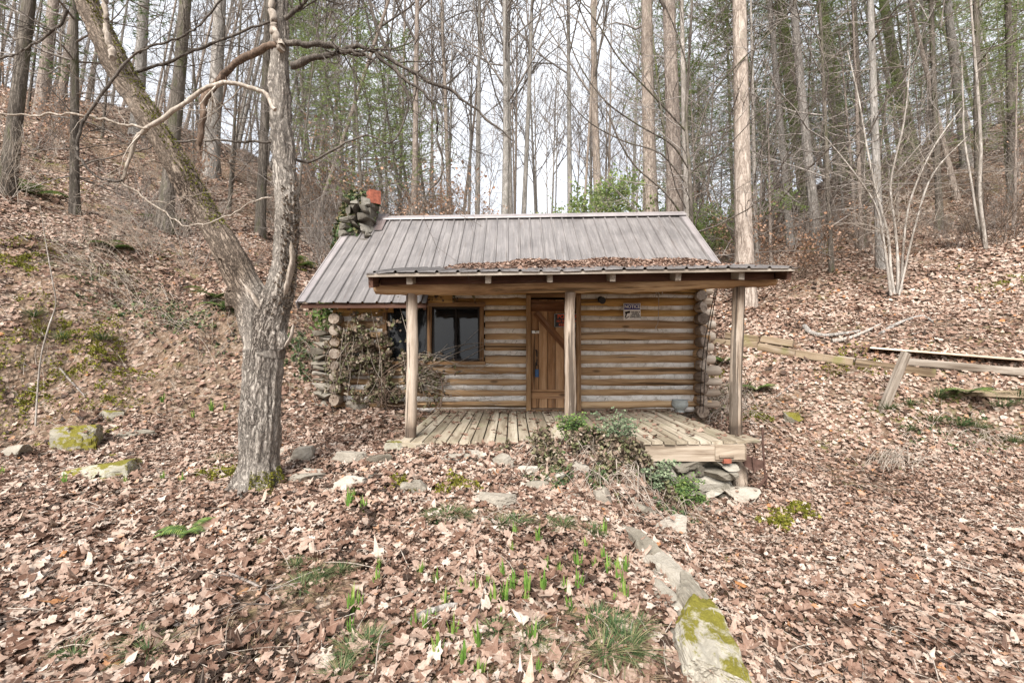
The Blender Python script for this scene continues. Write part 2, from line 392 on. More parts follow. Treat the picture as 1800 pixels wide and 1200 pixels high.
def mat_chink():
    t = NT("chinking_mortar"); v = t.coord("World"); n = t.noise(v, 9, 6, .65); n2 = t.noise(v, 70, 3, .6)
    c = t.ramp(n, [(.3, (.48, .44, .39)), (.5, (.70, .67, .63)), (.75, (.80, .78, .75))])
    c = t.mix(t.range(t.noise(v, 2.5, 3), .55, .75, 0, .5), c, (.30, .22, .15))
    ck = t.voro(v, 5, 'DISTANCE_TO_EDGE'); c = t.mix(t.range(ck, .012, .0, 0, .8), c, (.12, .1, .08))
    t.bump(t.math('ADD', n, t.math('MULTIPLY', n2, .3)), .6, .02); return t.done(c, .95, .1)
M['chink'] = mat_chink()
def mat_metal(name, base):
    t = NT(name); v = t.coord("World"); n = t.noise(v, 1.7, 5, .6); st = t.noise(t.coord("World", (9, .6, .6)), 2.5, 5, .7)
    c = t.mix(t.range(n, .35, .7), tuple(x * .80 for x in base), tuple(x * 1.22 for x in base))
    c = t.mix(t.range(st, .48, .72, 0, .6), c, (.30, .275, .26)); c = t.mix(t.range(t.noise(t.coord("World", (7, .5, .5)), 3.1, 5, .7), .56, .75, 0, .6), c, (.10, .075, .06))
    sp = t.noise(v, 26, 4, .8); c = t.mix(t.range(sp, .64, .72, 0, .5), c, (.16, .12, .10))
    t.bump(n, .15, .02)
    return t.done(c, t.range(st, .3, .8, .34, .55), .6)
M['roof'] = mat_metal("roof_metal", (.152, .139, .134)); M['trim'] = mat_metal("trim_metal", (.24, .215, .212)); M['roofdark'] = mat_metal("rib_lap_metal", (.12, .09, .085))
M['rust'] = mat_plain("rusty_iron", (.09, .05, .038), .8, .3, .4)
M['iron'] = mat_plain("dark_iron", (.03, .025, .022), .6, .4, .3)
M['black'] = mat_plain("black_plastic", (.012, .012, .014), .4)
M['white'] = mat_plain("white_paint", (.86, .85, .84), .5, var=.05)
M['blue'] = mat_plain("lock_blue", (.02, .07, .17), .35, 0, .2)
M['navy'] = mat_plain("navy_print", (.03, .035, .20), .4, 0, .1)
M['ink'] = mat_plain("black_print", (.015, .015, .015), .5)
M['orange'] = mat_plain("orange_print", (.75, .10, .02), .5, 0, .1)
M['clay'] = mat_plain("fired_clay", (.24, .075, .045), .9, 0, .5)
M['brass'] = mat_plain("worn_steel", (.5, .46, .4), .35, .8, .2)
M['pot'] = mat_rock("glazed_pot", [(0, (.10, .11, .11)), (.5, (.28, .30, .29)), (1, (.5, .5, .47))])
M['rock'] = mat_rock("grey_rock", [(0, (.085, .072, .055)), (.4, (.20, .178, .142)), (.7, (.32, .29, .245)), (1, (.47, .44, .385))])
M['rockstripe'] = mat_rock("striped_moss_rock", [(0, (.12, .105, .08)), (.5, (.24, .215, .17)), (1, (.40, .37, .31))], moss=.43)
M['rockfoot'] = mat_rock("footing_rock", [(0, (.085, .072, .055)), (.4, (.20, .18, .145)), (.7, (.32, .295, .25)), (1, (.46, .43, .37))])
M['rockdark'] = mat_rock("dark_chimney_rock", [(0, (.05, .042, .034)), (.4, (.12, .108, .088)), (.7, (.20, .185, .155)), (1, (.32, .30, .26))])
M['rockpale'] = mat_rock("pale_rock", [(0, (.13, .113, .09)), (.5, (.30, .268, .222)), (1, (.46, .42, .365))])
M['rockmoss'] = mat_rock("mossy_rock", [(0, (.10, .088, .066)), (.5, (.23, .21, .165)), (1, (.38, .35, .29))], moss=.66)
M['rockmossy2'] = mat_rock("part_mossy_rock", [(0, (.13, .12, .09)), (.5, (.28, .26, .205)), (1, (.44, .42, .35))], moss=.5)
t_ = NT("window_glass"); t_.bump(t_.noise(t_.coord("World"), 4, 2), .06, .02); t_.b.inputs["Transmission Weight"].default_value = .6
M['glass'] = t_.done((.025, .028, .032), .04, .35)
M['curtain'] = mat_plain("faded_curtain", (.30, .34, .42), .9, 0, .3)
M['inside'] = mat_plain("dark_interior", (.03, .022, .016), .9)

def mat_ground():
    t = NT("leaf_strewn_soil"); v = t.coord("World")
    wv = t.n.new("ShaderNodeTexNoise"); t.l.new(v, wv.inputs["Vector"]); wv.inputs["Scale"].default_value = 6; wv.inputs["Detail"].default_value = 3
    vd = t.n.new("ShaderNodeVectorMath"); vd.operation = 'MULTIPLY_ADD'; t.l.new(wv.outputs["Color"], vd.inputs[0])
    vd.inputs[1].default_value = (.14, .14, .14); t.l.new(v, vd.inputs[2])
    vo = t.n.new("ShaderNodeTexVoronoi"); t.l.new(vd.outputs[0], vo.inputs["Vector"]); vo.inputs["Scale"].default_value = 17
    sp = t.n.new("ShaderNodeSeparateColor"); t.l.new(vo.outputs["Color"], sp.inputs[0])
    c = t.ramp(sp.outputs[0], LEAFCOL); c = t.mix(.55, c, (.17, .12, .08))
    edge = t.voro(vd.outputs[0], 17, 'DISTANCE_TO_EDGE')
    c = t.mix(t.range(edge, 0, .07, .75, 0), c, (.06, .04, .028))
    big = t.noise(v, .55, 5, .6); c = t.mix(t.range(big, .45, .65, 0, .75), c, t.mix(t.noise(v, 24, 5, .7), (.07, .05, .034), (.27, .20, .14)))
    mo = t.noise(v, .8, 6, .7); c = t.mix(t.range(mo, .57, .65, 0, .85), c, t.mix(t.noise(v, 30, 3), (.08, .08, .02), (.2, .19, .06)))
    t.bump(t.math('ADD', vo.outputs["Distance"], t.noise(v, 20, 4)), .9, .05)
    return t.done(c, .95, .1)
M['ground'] = mat_ground()

# ------------------------------------------------------------------ terrain
ctrl = []
def gp(px, py, D): ctrl.append(P(px, py, D))
def gw(x, y, z): ctrl.append(np.array([x, y, z], float))
for a in [(0, 760, 6.0), (0, 640, 6.5), (200, 600, 7.6), (200, 400, 11), (0, 400, 9), (0, 250, 14), (290, 400, 13), (130, 340, 13.5), (460, 420, 15),
          (540, 530, 9.6), (560, 620, 8.6), (560, 715, 7.7), (350, 690, 7.2), (200, 720, 6.6), (110, 775, 5.7), (300, 560, 8.8), (330, 480, 10.5),
          (450, 855, 4.4), (100, 850, 4.4), (0, 1000, 3.0), (0, 1200, 2.15), (450, 1000, 3.15), (450, 1200, 2.15), (900, 1200, 2.15), (900, 1000, 3.15),
          (900, 890, 4.1), (620, 800, 5.1), (900, 812, 4.75), (1050, 850, 4.6), (1150, 905, 4.45),
          (1200, 1080, 2.85), (1420, 1200, 2.45), (1800, 1200, 2.4), (1500, 1000, 3.55), (1500, 880, 4.9), (1800, 1000, 3.5), (1800, 850, 5.4),
          (1800, 790, 6.3), (1500, 780, 6.8), (1350, 855, 5.3), (1350, 750, 7.4), (1262, 705, 8.3), (1550, 722, 7.0), (1800, 712, 6.7),
          (1270, 592, 9.6), (1500, 612, 8.4), (1660, 626, 7.7), (1800, 632, 7.3), (1320, 540, 12), (1580, 470, 12), (1800, 500, 10), (1430, 440, 16), (1740, 430, 14),
          (1800, 340, 18), (1660, 545, 9.5), (1250, 450, 18)]: gp(*a)
for a in [(0, 13, .7), (-3, 13, 1.7), (3, 13, 1.6), (0, 17, 1.6), (0, 9, -.1), (-2, 9, -.1), (2.5, 9, -.1), (4.1, 9.3, .75), (-3.9, 9.5, 1.3), (0, 7, -.3), (1, 6, -.4), (-.8, 5.2, -.06), (2.5, 5.3, -.62), (2.6, 6.5, -.3), (-1.6, 6.3, -.02), (-2.3, 7.35, .03), (-1.6, 7.35, .02), (-1, 4.95, -.05), (-.3, 4.95, -.05), (.4, 4.95, -.05), (1.1, 4.93, -.13), (1.45, 4.95, -.36), (1.9, 4.95, -.68), (2.4, 5.0, -.68)]: gw(*a)
for t_x, e in [(-1.7, .62), (-1.2, .56), (-.9, .53), (-.6, .42), (-.4, .33), (-.2, .25), (0, .19), (.2, .19), (.4, .24), (.6, .31), (.75, .37), (.95, .44), (1.2, .52), (1.7, .58)]:
    for D in (24, 34, 48): gw(t_x * D, D, CAMZ + e * D * (1.0 if D < 40 else .96))
    gw(t_x * 80, 80, CAMZ + e * 80 * .72); gw(t_x * 120, 120, CAMZ + e * 120 * .45)
for x in (-90, -40, -15, -6, 0, 6, 15, 40, 90):
    s = abs(x)
    gw(x, -3, -.62 + max(0, s - 5) * .42 * (1 if x < 0 else .75)); gw(x, -15, -.9 + max(0, s - 5) * .36); gw(x, -60, -2 + max(0, s - 8) * .3)
    if s > 10: gw(x, 8, (.5 if x < 0 else .1) + max(0, s - 6) * (.5 if s < 30 else .42))
ctrl = np.array(ctrl)
def tps_fit(c, lam=.02):
    n = len(c); d2 = ((c[:, None, :2] - c[None, :, :2]) ** 2).sum(-1)
    K = np.where(d2 > 1e-9, .5 * d2 * np.log(np.maximum(d2, 1e-12)), 0) + lam * np.eye(n)
    Q = np.c_[np.ones(n), c[:, :2]]
    A = np.zeros((n + 3, n + 3)); A[:n, :n] = K; A[:n, n:] = Q; A[n:, :n] = Q.T
    return np.linalg.solve(A, np.r_[c[:, 2], 0, 0, 0])
tps_w = tps_fit(ctrl)
def tps(x, y):
    out = np.empty_like(x)
    for i in range(0, len(x), 20000):
        a, b = x[i:i + 20000], y[i:i + 20000]
        d2 = (a[:, None] - ctrl[None, :, 0]) ** 2 + (b[:, None] - ctrl[None, :, 1]) ** 2
        out[i:i + 20000] = (.5 * d2 * np.log(np.maximum(d2, 1e-12))) @ tps_w[:-3] + tps_w[-3] + tps_w[-2] * a + tps_w[-1] * b
    return out
def height(x, y):
    x = np.atleast_1d(np.asarray(x, float)).ravel(); y = np.atleast_1d(np.asarray(y, float)).ravel()
    h = tps(x, y)
    r = np.hypot(x, y - 4); far = np.clip((r - 5) / 18, 0, 1)
    h = h + fbm(x * .9, y * .9, 4) * (.12 + .7 * far) + fbm(x * 4 + 9, y * 4, 3) * (.07 + .12 * far)
    # lumpy old bank left of the cabin
    bank = np.exp(-((x + 6.5) ** 2 / 9 + (y - 8.5) ** 2 / 8)); h = h + bank * fbm(x * 1.6 + 3, y * 1.6, 3) * .8
    # flat bay under the cabin and the porch
    dx = np.maximum(np.maximum(-2.95 - x, x - 3.35), 0); dy = np.maximum(np.maximum(7.55 - y, y - 12.2), 0); d1 = np.hypot(dx, dy)
    dx = np.maximum(np.maximum(-1.25 - x, x - 2.7), 0); dy = np.maximum(np.maximum(5.15 - y, y - 7.6), 0); d2_ = np.hypot(dx, dy)
    h = np.minimum(h, -.03 + d1 * 2.2); h = np.minimum(h, -.10 + d2_ * 1.5)
    return h
def gz(x, y): return float(height(x, y)[0])

nx, ny = 420, 440
u = np.linspace(-1, 1, nx); X = 9 * np.sinh(u * 3.4) / np.sinh(1.15) * .75
X = np.clip(X, -130, 130)
v_ = np.linspace(0, 1, ny); Yg = -25 + 0 * v_
Yg = np.concatenate([np.linspace(-60, 0, 30)[:-1], np.linspace(0, 10, 170)[:-1], 10 + (np.linspace(0, 1, ny - 198) ** 1.7) * 130])
X = np.concatenate([-(7 + (np.linspace(0, 1, 110) ** 1.8) * 140)[::-1][:-1], np.linspace(-7, 7, 200), (7 + (np.linspace(0, 1, 110) ** 1.8) * 140)[1:]])
gx, gy = np.meshgrid(X, Yg); hz = height(gx, gy)
V = np.stack([gx.ravel(), gy.ravel(), hz], -1)
a = (np.arange(len(Yg) - 1)[:, None] * len(X) + np.arange(len(X) - 1)[None, :]).ravel()
gm = MB(); gm.add(V, np.stack([a, a + 1, a + len(X) + 1, a + len(X)], -1), None, 0.5, True)
tag(gm.build("ground", M['ground']), kind="structure")

# ------------------------------------------------------------------ leaf litter
def leaf_template(kind):
    if kind == 0:   # tulip / maple, five lobes
        r = [.4, .7, .6, .95, .72, .9, .7, 1.05, .7, .9, .72, .95, .6, .7]
    elif kind == 1: # oak
        r = [.25, .42, .38, .58, .46, .7, .6, 1.1, .6, .7, .46, .58, .38, .42]
    elif kind == 2: # rounded beech
        r = [.35, .5, .62, .66, .72, .82, .95, 1.05, .95, .82, .72, .66, .62, .5]
    else:           # far, coarse
        r = [.5, .8, .7, 1.0, .75, .85, .6]
    if kind < 3: rr_ = np.array(r); r = np.stack([rr_, (rr_ + np.roll(rr_, -1)) / 2 * 1.04], 1).ravel() if kind == 2 else rr_
    n = len(r); th = -math.pi / 2 + np.arange(n) * 2 * math.pi / n
    p = np.stack([np.cos(th) * r * (1.0 if kind != 2 else .75), np.sin(th) * r], -1)
    p = np.vstack([p, [[0, 0]]])
    f = np.array([[k, (k + 1) % n, n] for k in range(n)])
    return p, f
TPL = [leaf_template(k) for k in range(4)]
def normals(x, y):
    e = .06; hx = height(x + e, y) - height(x - e, y); hy = height(x, y + e) - height(x, y - e)
    n = np.stack([-hx, -hy, np.full_like(x, 2 * e)], -1); return n / np.linalg.norm(n, axis=1, keepdims=True)
def scatter_leaves(mb, pos, nor, size, tint, kind, tilt=.17, curl=.38):
    N = len(pos); size = np.asarray(size, float)
    if N == 0: return
    p, f = TPL[kind]
    n = nor + rng.normal(0, tilt, (N, 3)) * np.array([1, 1, .5]); n /= np.linalg.norm(n, axis=1, keepdims=True)
    r = rng.normal(0, 1, (N, 3)); a = np.cross(n, r); a /= np.linalg.norm(a, axis=1, keepdims=True); b = np.cross(n, a)
    sx = size * rng.uniform(.75, 1.1, N); sy = size * rng.uniform(.85, 1.15, N)
    wob = 1 + rng.normal(0, .13, (N, len(p)))
    px_ = p[None, :, 0] * sx[:, None] * wob; py_ = p[None, :, 1] * sy[:, None] * wob
    c1 = rng.normal(0, curl, N)[:, None]; c2 = rng.normal(.1, curl, N)[:, None]
    pz = (c1 * (px_ / size[:, None]) ** 2 + c2 * (py_ / size[:, None]) ** 2) * size[:, None] + rng.normal(0, .10, (N, len(p))) * size[:, None]
    pz -= pz.min(1, keepdims=True) * .35
    v = pos[:, None, :] + px_[..., None] * a[:, None] + py_[..., None] * b[:, None] + pz[..., None] * n[:, None]
    F_ = (f[None] + (np.arange(N) * len(p))[:, None, None]).reshape(-1, 3)
    gl = np.concatenate([np.stack([px_, py_], -1) / size[:, None, None], np.broadcast_to(rng.random((N, 1, 1)) * 40, (N, len(p), 1))], -1)
    mb.add(v.reshape(-1, 3), F_, gl.reshape(-1, 3), np.repeat(tint, len(p)), True)

def in_cabin(x, y):
    return ((x > -2.95) & (x < 3.35) & (y > 7.5) & (y < 12.3)) | ((x > -1.28) & (x < 2.75) & (y > 5.1) & (y < 7.7))
def leaf_field(y0, y1, dens, kinds, smin, smax, wid=1.28, lift=.05):
    A = (wid * (y0 + y1)) * (y1 - y0); N = int(A * dens)
    y = rng.uniform(y0, y1, N * 2); x = rng.uniform(-wid * y1, wid * y1, N * 2)
    k = (np.abs(x) < wid * y + .6); x, y = x[k], y[k]; x, y = x[:N], y[:N]
    k = ~in_cabin(x, y); x, y = x[k], y[k]
    # patches where the litter is thin and moss, soil or grass shows
    thin = fbm(x * .7 + 40, y * .7, 4) + .36 * np.exp(-((x + 7.8) ** 2 / 12 + (y - 8.8) ** 2 / 9))
    k = rng.random(len(x)) < np.clip(1.2 - thin * 4.2, .22, 1); x, y, thin = x[k], y[k], thin[k]
    pos = np.stack([x, y, height(x, y) + rng.random(len(x)) ** 1.5 * lift + .004], -1)
    nor = normals(x, y)
    t = np.clip(rng.beta(2.5, 1.5, len(x)) * .97 - .16 * np.clip(thin * 4, 0, 1), 0, .97)
    orange = rng.random(len(x)) < np.where(x > 1.2, .035, .012); t[orange] = rng.uniform(.96, 1, orange.sum())
    red = (rng.random(len(x)) < np.where(x < .5, .14, .05)); t[red] = rng.uniform(.12, .28, red.sum())
    dark_ = fbm(x * 1.7 + 9, y * 1.7, 3); t = np.where(t < .95, np.clip(t - .36 * np.clip(dark_ * 4, 0, 1) * (rng.random(len(x)) < .65), 0, .95), t)
    s = rng.uniform(smin, smax, len(x)) * np.where(rng.random(len(x)) < .1, 1.45, 1.0) * np.where((x > 1.3) & (y < 8), .85, 1)
    kk = rng.integers(0, len(kinds), len(x))
    mb = MB()
    for i, kd in enumerate(kinds):
        m = kk == i; scatter_leaves(mb, pos[m], nor[m], s[m], t[m], kd)
    return mb
lf = MB()
def merge(dst, src):
    for v in src.v: dst.v.append(v)
    for v in src.g: dst.g.append(v)
    for v in src.t: dst.t.append(v)
    for f, sm in src.q: dst.q.append((f + dst.n, sm))
    dst.n += src.n
for a_ in [(1.2, 3.6, 1500, (0, 1, 2, 2, 0), .018, .056), (3.6, 6, 1250, (0, 1, 2), .019, .05), (6, 10, 700, (3, 2), .028, .055), (10, 16, 400, (3,), .036, .068), (16, 30, 110, (3,), .05, .09)]:
    merge(lf, leaf_field(*a_))
for a_ in [(1.2, 3.6, 2600, (3,), .007, .018), (3.6, 6.5, 1300, (3,), .009, .02)]: merge(lf, leaf_field(*a_, lift=.055))
tag(lf.build("leaf_litter", M['leaf']), "dry brown and pinkish fallen leaves carpeting the ground", "leaf litter", kind="stuff")

# ------------------------------------------------------------------ rocks
def ico(sub=3):
    import bmesh
    bm = bmesh.new(); bmesh.ops.create_icosphere(bm, subdivisions=sub, radius=1.0)
    v = np.array([x.co[:] for x in bm.verts]); f = np.array([[y.index for y in x.verts] for x in bm.faces]); bm.free(); return v, f
ICO = {k: ico(k) for k in (2, 3, 4, 5)}
def rock(mb, c, s, rz=0.0, seed=0, cuts=15, sub=3, tilt=(0, 0), rough=.05, t=None, flat=.6, boxy=.78):
    """angular rock: a sphere cut by random planes, roughened, squashed to half-sizes s"""
    r = np.random.default_rng(seed); v, f = ICO[sub]; v = v.copy()
    v = np.sign(v) * np.abs(v) ** boxy; v[:, :2] = v[:, :2] @ np.array([[math.cos(seed), -math.sin(seed)], [math.sin(seed), math.cos(seed)]]) if boxy > .6 else v[:, :2]
    for k in range(cuts):
        n = nrm(r.normal(0, 1, 3)); d = r.uniform(.38, .74)
        if k == 0: n = np.array([0, 0, 1.0]); d = flat
        m = v @ n; v = np.where((m > d)[:, None], v - (m - d)[:, None] * n * .985, v)
    o = r.random(3) * 50
    nn = fbm(v[:, 0] * 2.2 + o[0] + v[:, 2] * 1.7, v[:, 1] * 2.2 + o[1], 4)[:, None]
    pit = fbm(v[:, 0] * 9 + o[1] + v[:, 2] * 5, v[:, 1] * 9 + v[:, 2] * 14, 4)[:, None]; v = v * (1 + nn * rough * 3 + pit * min(rough, .08) * 1.6)
    v = v / np.abs(v).max(0) * np.asarray(s)
    R = (Matrix.Rotation(rz, 3, 'Z') @ Matrix.Rotation(tilt[0], 3, 'X') @ Matrix.Rotation(tilt[1], 3, 'Y'))
    v = v @ np.array(R).T
    mb.add(v + np.asarray(c), f, v + o, t, False)

# ------------------------------------------------------------------ the cabin
XL, XR, YF, YB = -2.88, 3.10, 7.62, 12.05
cabin = empty("log_cabin", (0.1, 9.8, 0))
tag(cabin, "small old log cabin with purple-grey metal roof and front porch in the hollow", "cabin")
PITCH = .192; NR = 11; XS = -1.36
DX0, DX1 = (922 - 900) * YF / F, (1019 - 900) * YF / F      # outer edges of the door frame
DX0, DX1 = .235, 1.135
WX0, WX1, WZ0, WZ1 = (676 - 900) * YF / F, (851 - 900) * YF / F, .82, 1.72

def log_x(mb, x0, x1, y, z, r, t, sides=12, ell=(1, 1)):
    n = max(3, int((x1 - x0) / .16)); xs = np.linspace(x0, x1, n)
    ph = rng.random(4) * 6
    yy = y + .012 * np.sin(xs * 1.3 + ph[0]); zz = z + .010 * np.sin(xs * 1.1 + ph[1]) + rng.normal(0, .002, n)
    rr = r * (1 + .10 * np.sin(xs * 2.1 + ph[2]) + .05 * np.sin(xs * 7 + ph[3]) + rng.normal(0, .035, n))
    tube(mb, np.stack([xs, yy, zz], -1), rr, sides, True, t, .045, True, ell)
wl1, wl2 = MB(), MB()
rows = []
for k in range(NR):
    z = .10 + k * PITCH * .985 + rnd.uniform(-.014, .014); r = .065 + rnd.uniform(-.012, .012)
    rows.append((z, r)); mb = wl2 if k >= 8 else wl1
    t = rnd.uniform(.25, .8) * (1.0 if k > 2 else .8)
    ex = rnd.uniform(.12, .2) if k > 3 else rnd.uniform(.22, .34)
    segs = [(XL - rnd.uniform(.02, .15), DX0), (DX1, XR + ex)]
    if WZ0 - .08 < z < WZ1 + .06:
        segs = [(XL - .1, WX0 - .02), (WX1 + .02, DX0), (DX1, XR + ex)]
    if z > 1.90: segs = [(XS + .04, XR + ex)]
    for a, b in segs: log_x(mb, a, b, YF + rnd.uniform(-.012, .012), z, r * 1.02, t, 14, (.95, 1.0))
# side walls and back wall
for k in range(NR):
    z = .10 + k * PITCH * .985 + PITCH / 2 - .01
    for x in (XL, XR):
        n = 16; ys = np.linspace(YF - (.17 if x > 0 else .22) - rnd.uniform(0, .07) if (x > 0 or z < 1.65) else YF + .1, YB + .2, n)
        if x < 0 and z > 1.9: continue
        tube(wl1 if k < 8 else wl2, np.stack([np.full(n, x) + rng.normal(0, .006, n), ys, np.full(n, z)], -1), .082 + rnd.uniform(-.006, .01), 12, False, rnd.random(), .05)
    log_x(wl1, XL - .15, XR + .15, YB, rows[k][0], .08, rnd.random(), 8)
wl1.build("log_wall", M['log'], cabin)
wl2.build("upper_log_wall", M['log_honey'], cabin)
# sawn, darkened ends of the side-wall logs at both front corners
meL, meR = MB(), MB()
for k in range(NR):
    z = .10 + k * PITCH * .985 + PITCH / 2 - .01
    if k == 0:
        tube(meR, [(XR, YF - .24, .0), (XR, YF - .10, .0)], [.10, .10], 9, True, .3, .05)
    for x in (XL, XR):
        r = .085 + rnd.uniform(-.004, .012); y0 = YF - .22 - rnd.uniform(0, .06)
        if x < 0 and z > 1.65: continue
        tube(meL if x < 0 else meR, [(x + rnd.uniform(-.01, .02), y0, z + .004), (x, y0 + .03, z), (x, YF - .1, z)], [r * .93, r * 1.04, r], 11, True, rnd.uniform(.1, .8), .05)
meL.build("corner_log_end", M['log_end'], cabin); meR.build("corner_log_end", M['log_end'], cabin)
mp_ = MB()
for k, (z, r) in enumerate(rows):
    e = rnd.uniform(.05, .11) if k > 3 else rnd.uniform(.16, .25)
    tube(mp_, [(XR + .085, YF + .01, z), (XR + .16 + e, YF, z), (XR + .185 + e, YF, z)], [r * 1.16, r * 1.14, r * .9], 11, True, rnd.uniform(.2, .9), .04)
mp_.build("corner_log_tip", M['log_pale'], cabin)
# chinking: a mortar sheet behind the logs, bulging in each joint
ck = MB()
def chink_strip(x0, x1, z0, z1, y):
    n = max(2, int((x1 - x0) / .07)); xs = np.linspace(x0, x1, n)
    ra = []
    for f, dy in ((0, .035), (.3, 0), (.7, -.004), (1, .035)):
        ra.append(np.stack([xs, y + dy + fbm(xs * 3 + z0 * 9, xs * 0 + f * 3, 3) * .02, z0 + (z1 - z0) * f + fbm(xs * 2.2, xs * 0 + z0 * 11 + f, 3) * .02], -1))
    v = np.concatenate(ra); a = (np.arange(3)[:, None] * n + np.arange(n - 1)[None]).ravel()
    ck.add(v, np.stack([a, a + 1, a + n + 1, a + n], -1), None, rnd.random(), True)
for k in range(NR):
    z0 = (rows[k - 1][0] + .035) if k else -.03; z1 = rows[k][0] - .035
    segs = [(XL + .06, DX0 + .01), (DX1 - .01, XR - .06)]
    if WZ0 < (z0 + z1) / 2 < WZ1: segs = [(XL + .06, WX0), (WX1, DX0 + .01), (DX1 - .01, XR - .06)]
    for a, b in segs: chink_strip(a, b, z0, z1, YF - .032)
box(ck, ((XL + DX0) / 2 - .9, YF + .02, 1.0), (WX0 - XL + .02, .03, 1.95)) if False else None
ck.build("chinking", M['chink'], cabin)
bk = MB()       # boards that close the inside
box(bk, ((XL + WX0) / 2, YF + .06, 1.0), (WX0 - XL, .02, 2.0), 0); box(bk, ((WX1 + DX0) / 2, YF + .06, 1.0), (DX0 - WX1, .02, 2.0), 0)
box(bk, ((DX1 + XR) / 2, YF + .06, 1.0), (XR - DX1, .02, 2.0), 0); box(bk, ((WX0 + WX1) / 2, YF + .06, .40), (WX1 - WX0, .02, .8), 0)
box(bk, (.1, YF + 1.2, 1.0), (5.8, .02, 2.2), 0); box(bk, (.1, 9.8, -.03), (5.9, 4.3, .02), 0); box(bk, (.1, 9.4, 2.14), (5.7, 2.7, .02), 0)
bk.build("inner_lining", M['inside'], cabin)

# ---- metal roof
RX0, RX1 = -3.38, 3.69
def rib_panel(mb, A, B, C, D_, pitch=.2286, rh=.027, rw=.045, tw=.018, x0=None, lap=.0):
    """A front-left, B front-right, C back-left, D back-right; ribs run front to back"""
    A, B, C, D_ = map(lambda q: np.asarray(q, float), (A, B, C, D_))
    W = B[0] - A[0]; n = nrm(np.cross(B - A, C - A)); n = n if n[2] > 0 else -n
    xs, hs = [0.0], [0.0]; x = (x0 if x0 is not None else pitch * .5)
    while x < W - rw:
        xs += [x - rw / 2, x - tw / 2, x + tw / 2, x + rw / 2]; hs += [0, rh, rh, 0]; x += pitch
        if x - pitch / 2 < W: xs += [x - pitch / 2 - .01, x - pitch / 2, x - pitch / 2 + .01]; hs += [0, .003, 0]
    xs.append(W); hs.append(0); o = np.argsort(xs, kind='stable'); xs = np.array(xs)[o] / W; hs = np.array(hs)[o]
    k = len(xs); V = []
    ts = np.linspace(0, 1, 9)
    for t in ts:
        a = A + (C - A) * t; b = B + (D_ - B) * t
        p = a + (b - a) * xs[:, None]; wv = .006 * np.sin(xs * W * 2.3 + t * 5) + .004 * np.sin(xs * W * 5.1 + t * 3)
        V.append(p + n * (hs + wv * (0 if False else 1))[:, None])
    top = np.concatenate(V); bot = top - n * .004; m = len(ts)
    a = (np.arange(m - 1)[:, None] * k + np.arange(k - 1)[None]).ravel()
    q = np.stack([a, a + 1, a + k + 1, a + k], -1)
    fr = np.arange(k - 1); e0 = np.stack([fr + len(top), fr + 1 + len(top), fr + 1, fr], -1)
    fb = fr + (m - 1) * k; e1 = np.stack([fb, fb + 1, fb + 1 + len(top), fb + len(top)], -1)
    mb.add(np.vstack([top, bot]), np.concatenate([q, q[:, ::-1] + len(top), e0, e1]), None, .5)
EAVE_Y, EAVE_Z, RID_Y = 7.20, 1.75, 9.83
RZL, RZR = 3.83, 3.93
def roof_pt(x, y):  # height of the front roof plane
    f = (x - RX0) / (RX1 - RX0); zr = RZL + (RZR - RZL) * f
    return EAVE_Z + .02 * f + (zr - EAVE_Z - .02 * f) * (y - EAVE_Y) / (RID_Y - EAVE_Y)
def rp(x, y, dz=0): return (x, y, roof_pt(x, y) + dz)
rm = MB(); XS = -1.36
rib_panel(rm, rp(RX0, EAVE_Y), rp(XS, EAVE_Y), rp(RX0, RID_Y - .01), rp(XS, RID_Y - .01), x0=.10)
rib_panel(rm, rp(XS + .003, 7.95), rp(RX1, 7.95), rp(XS + .003, RID_Y - .01), rp(RX1, RID_Y - .01), x0=.10 + .2286 * 9 - (XS - RX0) if False else .13)
rib_panel(rm, (RX1, 2 * RID_Y - EAVE_Y, EAVE_Z), (RX0, 2 * RID_Y - EAVE_Y, EAVE_Z), (RX1, RID_Y + .01, RZR), (RX0, RID_Y + .01, RZL)) if False else None
Yb = 2 * RID_Y - EAVE_Y
rib_panel(rm, (RX0, Yb, EAVE_Z), (RX1, Yb, EAVE_Z), (RX0, RID_Y + .01, RZL), (RX1, RID_Y + .01, RZR))
main_roof = rm.build("main_roof", M['roof'], cabin)
cp = MB()
for s in (-1, 1):
    for xa, xb in ((-2.74, RX1 + .02),):
        a = np.array([xa, RID_Y, RZL + .05]); b = np.array([xb, RID_Y, RZR + .05])
        pts = np.array([a, b, b + [0, s * .17, -.10], a + [0, s * .17, -.10], b + [0, s * .175, -.125], a + [0, s * .175, -.125]])
        nn = np.array([0, s * .004, .006]); pts2 = pts - nn * 1.0
        cp.add(np.vstack([pts, pts2]), [[0, 1, 2, 3], [3, 2, 4, 5], [6, 9, 8, 7], [9, 11, 10, 8], [0, 3, 9, 6], [3, 5, 11, 9], [1, 7, 8, 2], [2, 8, 10, 4], [5, 4, 10, 11]], None, .6)
cp.build("ridge_cap", M['trim'], cabin)
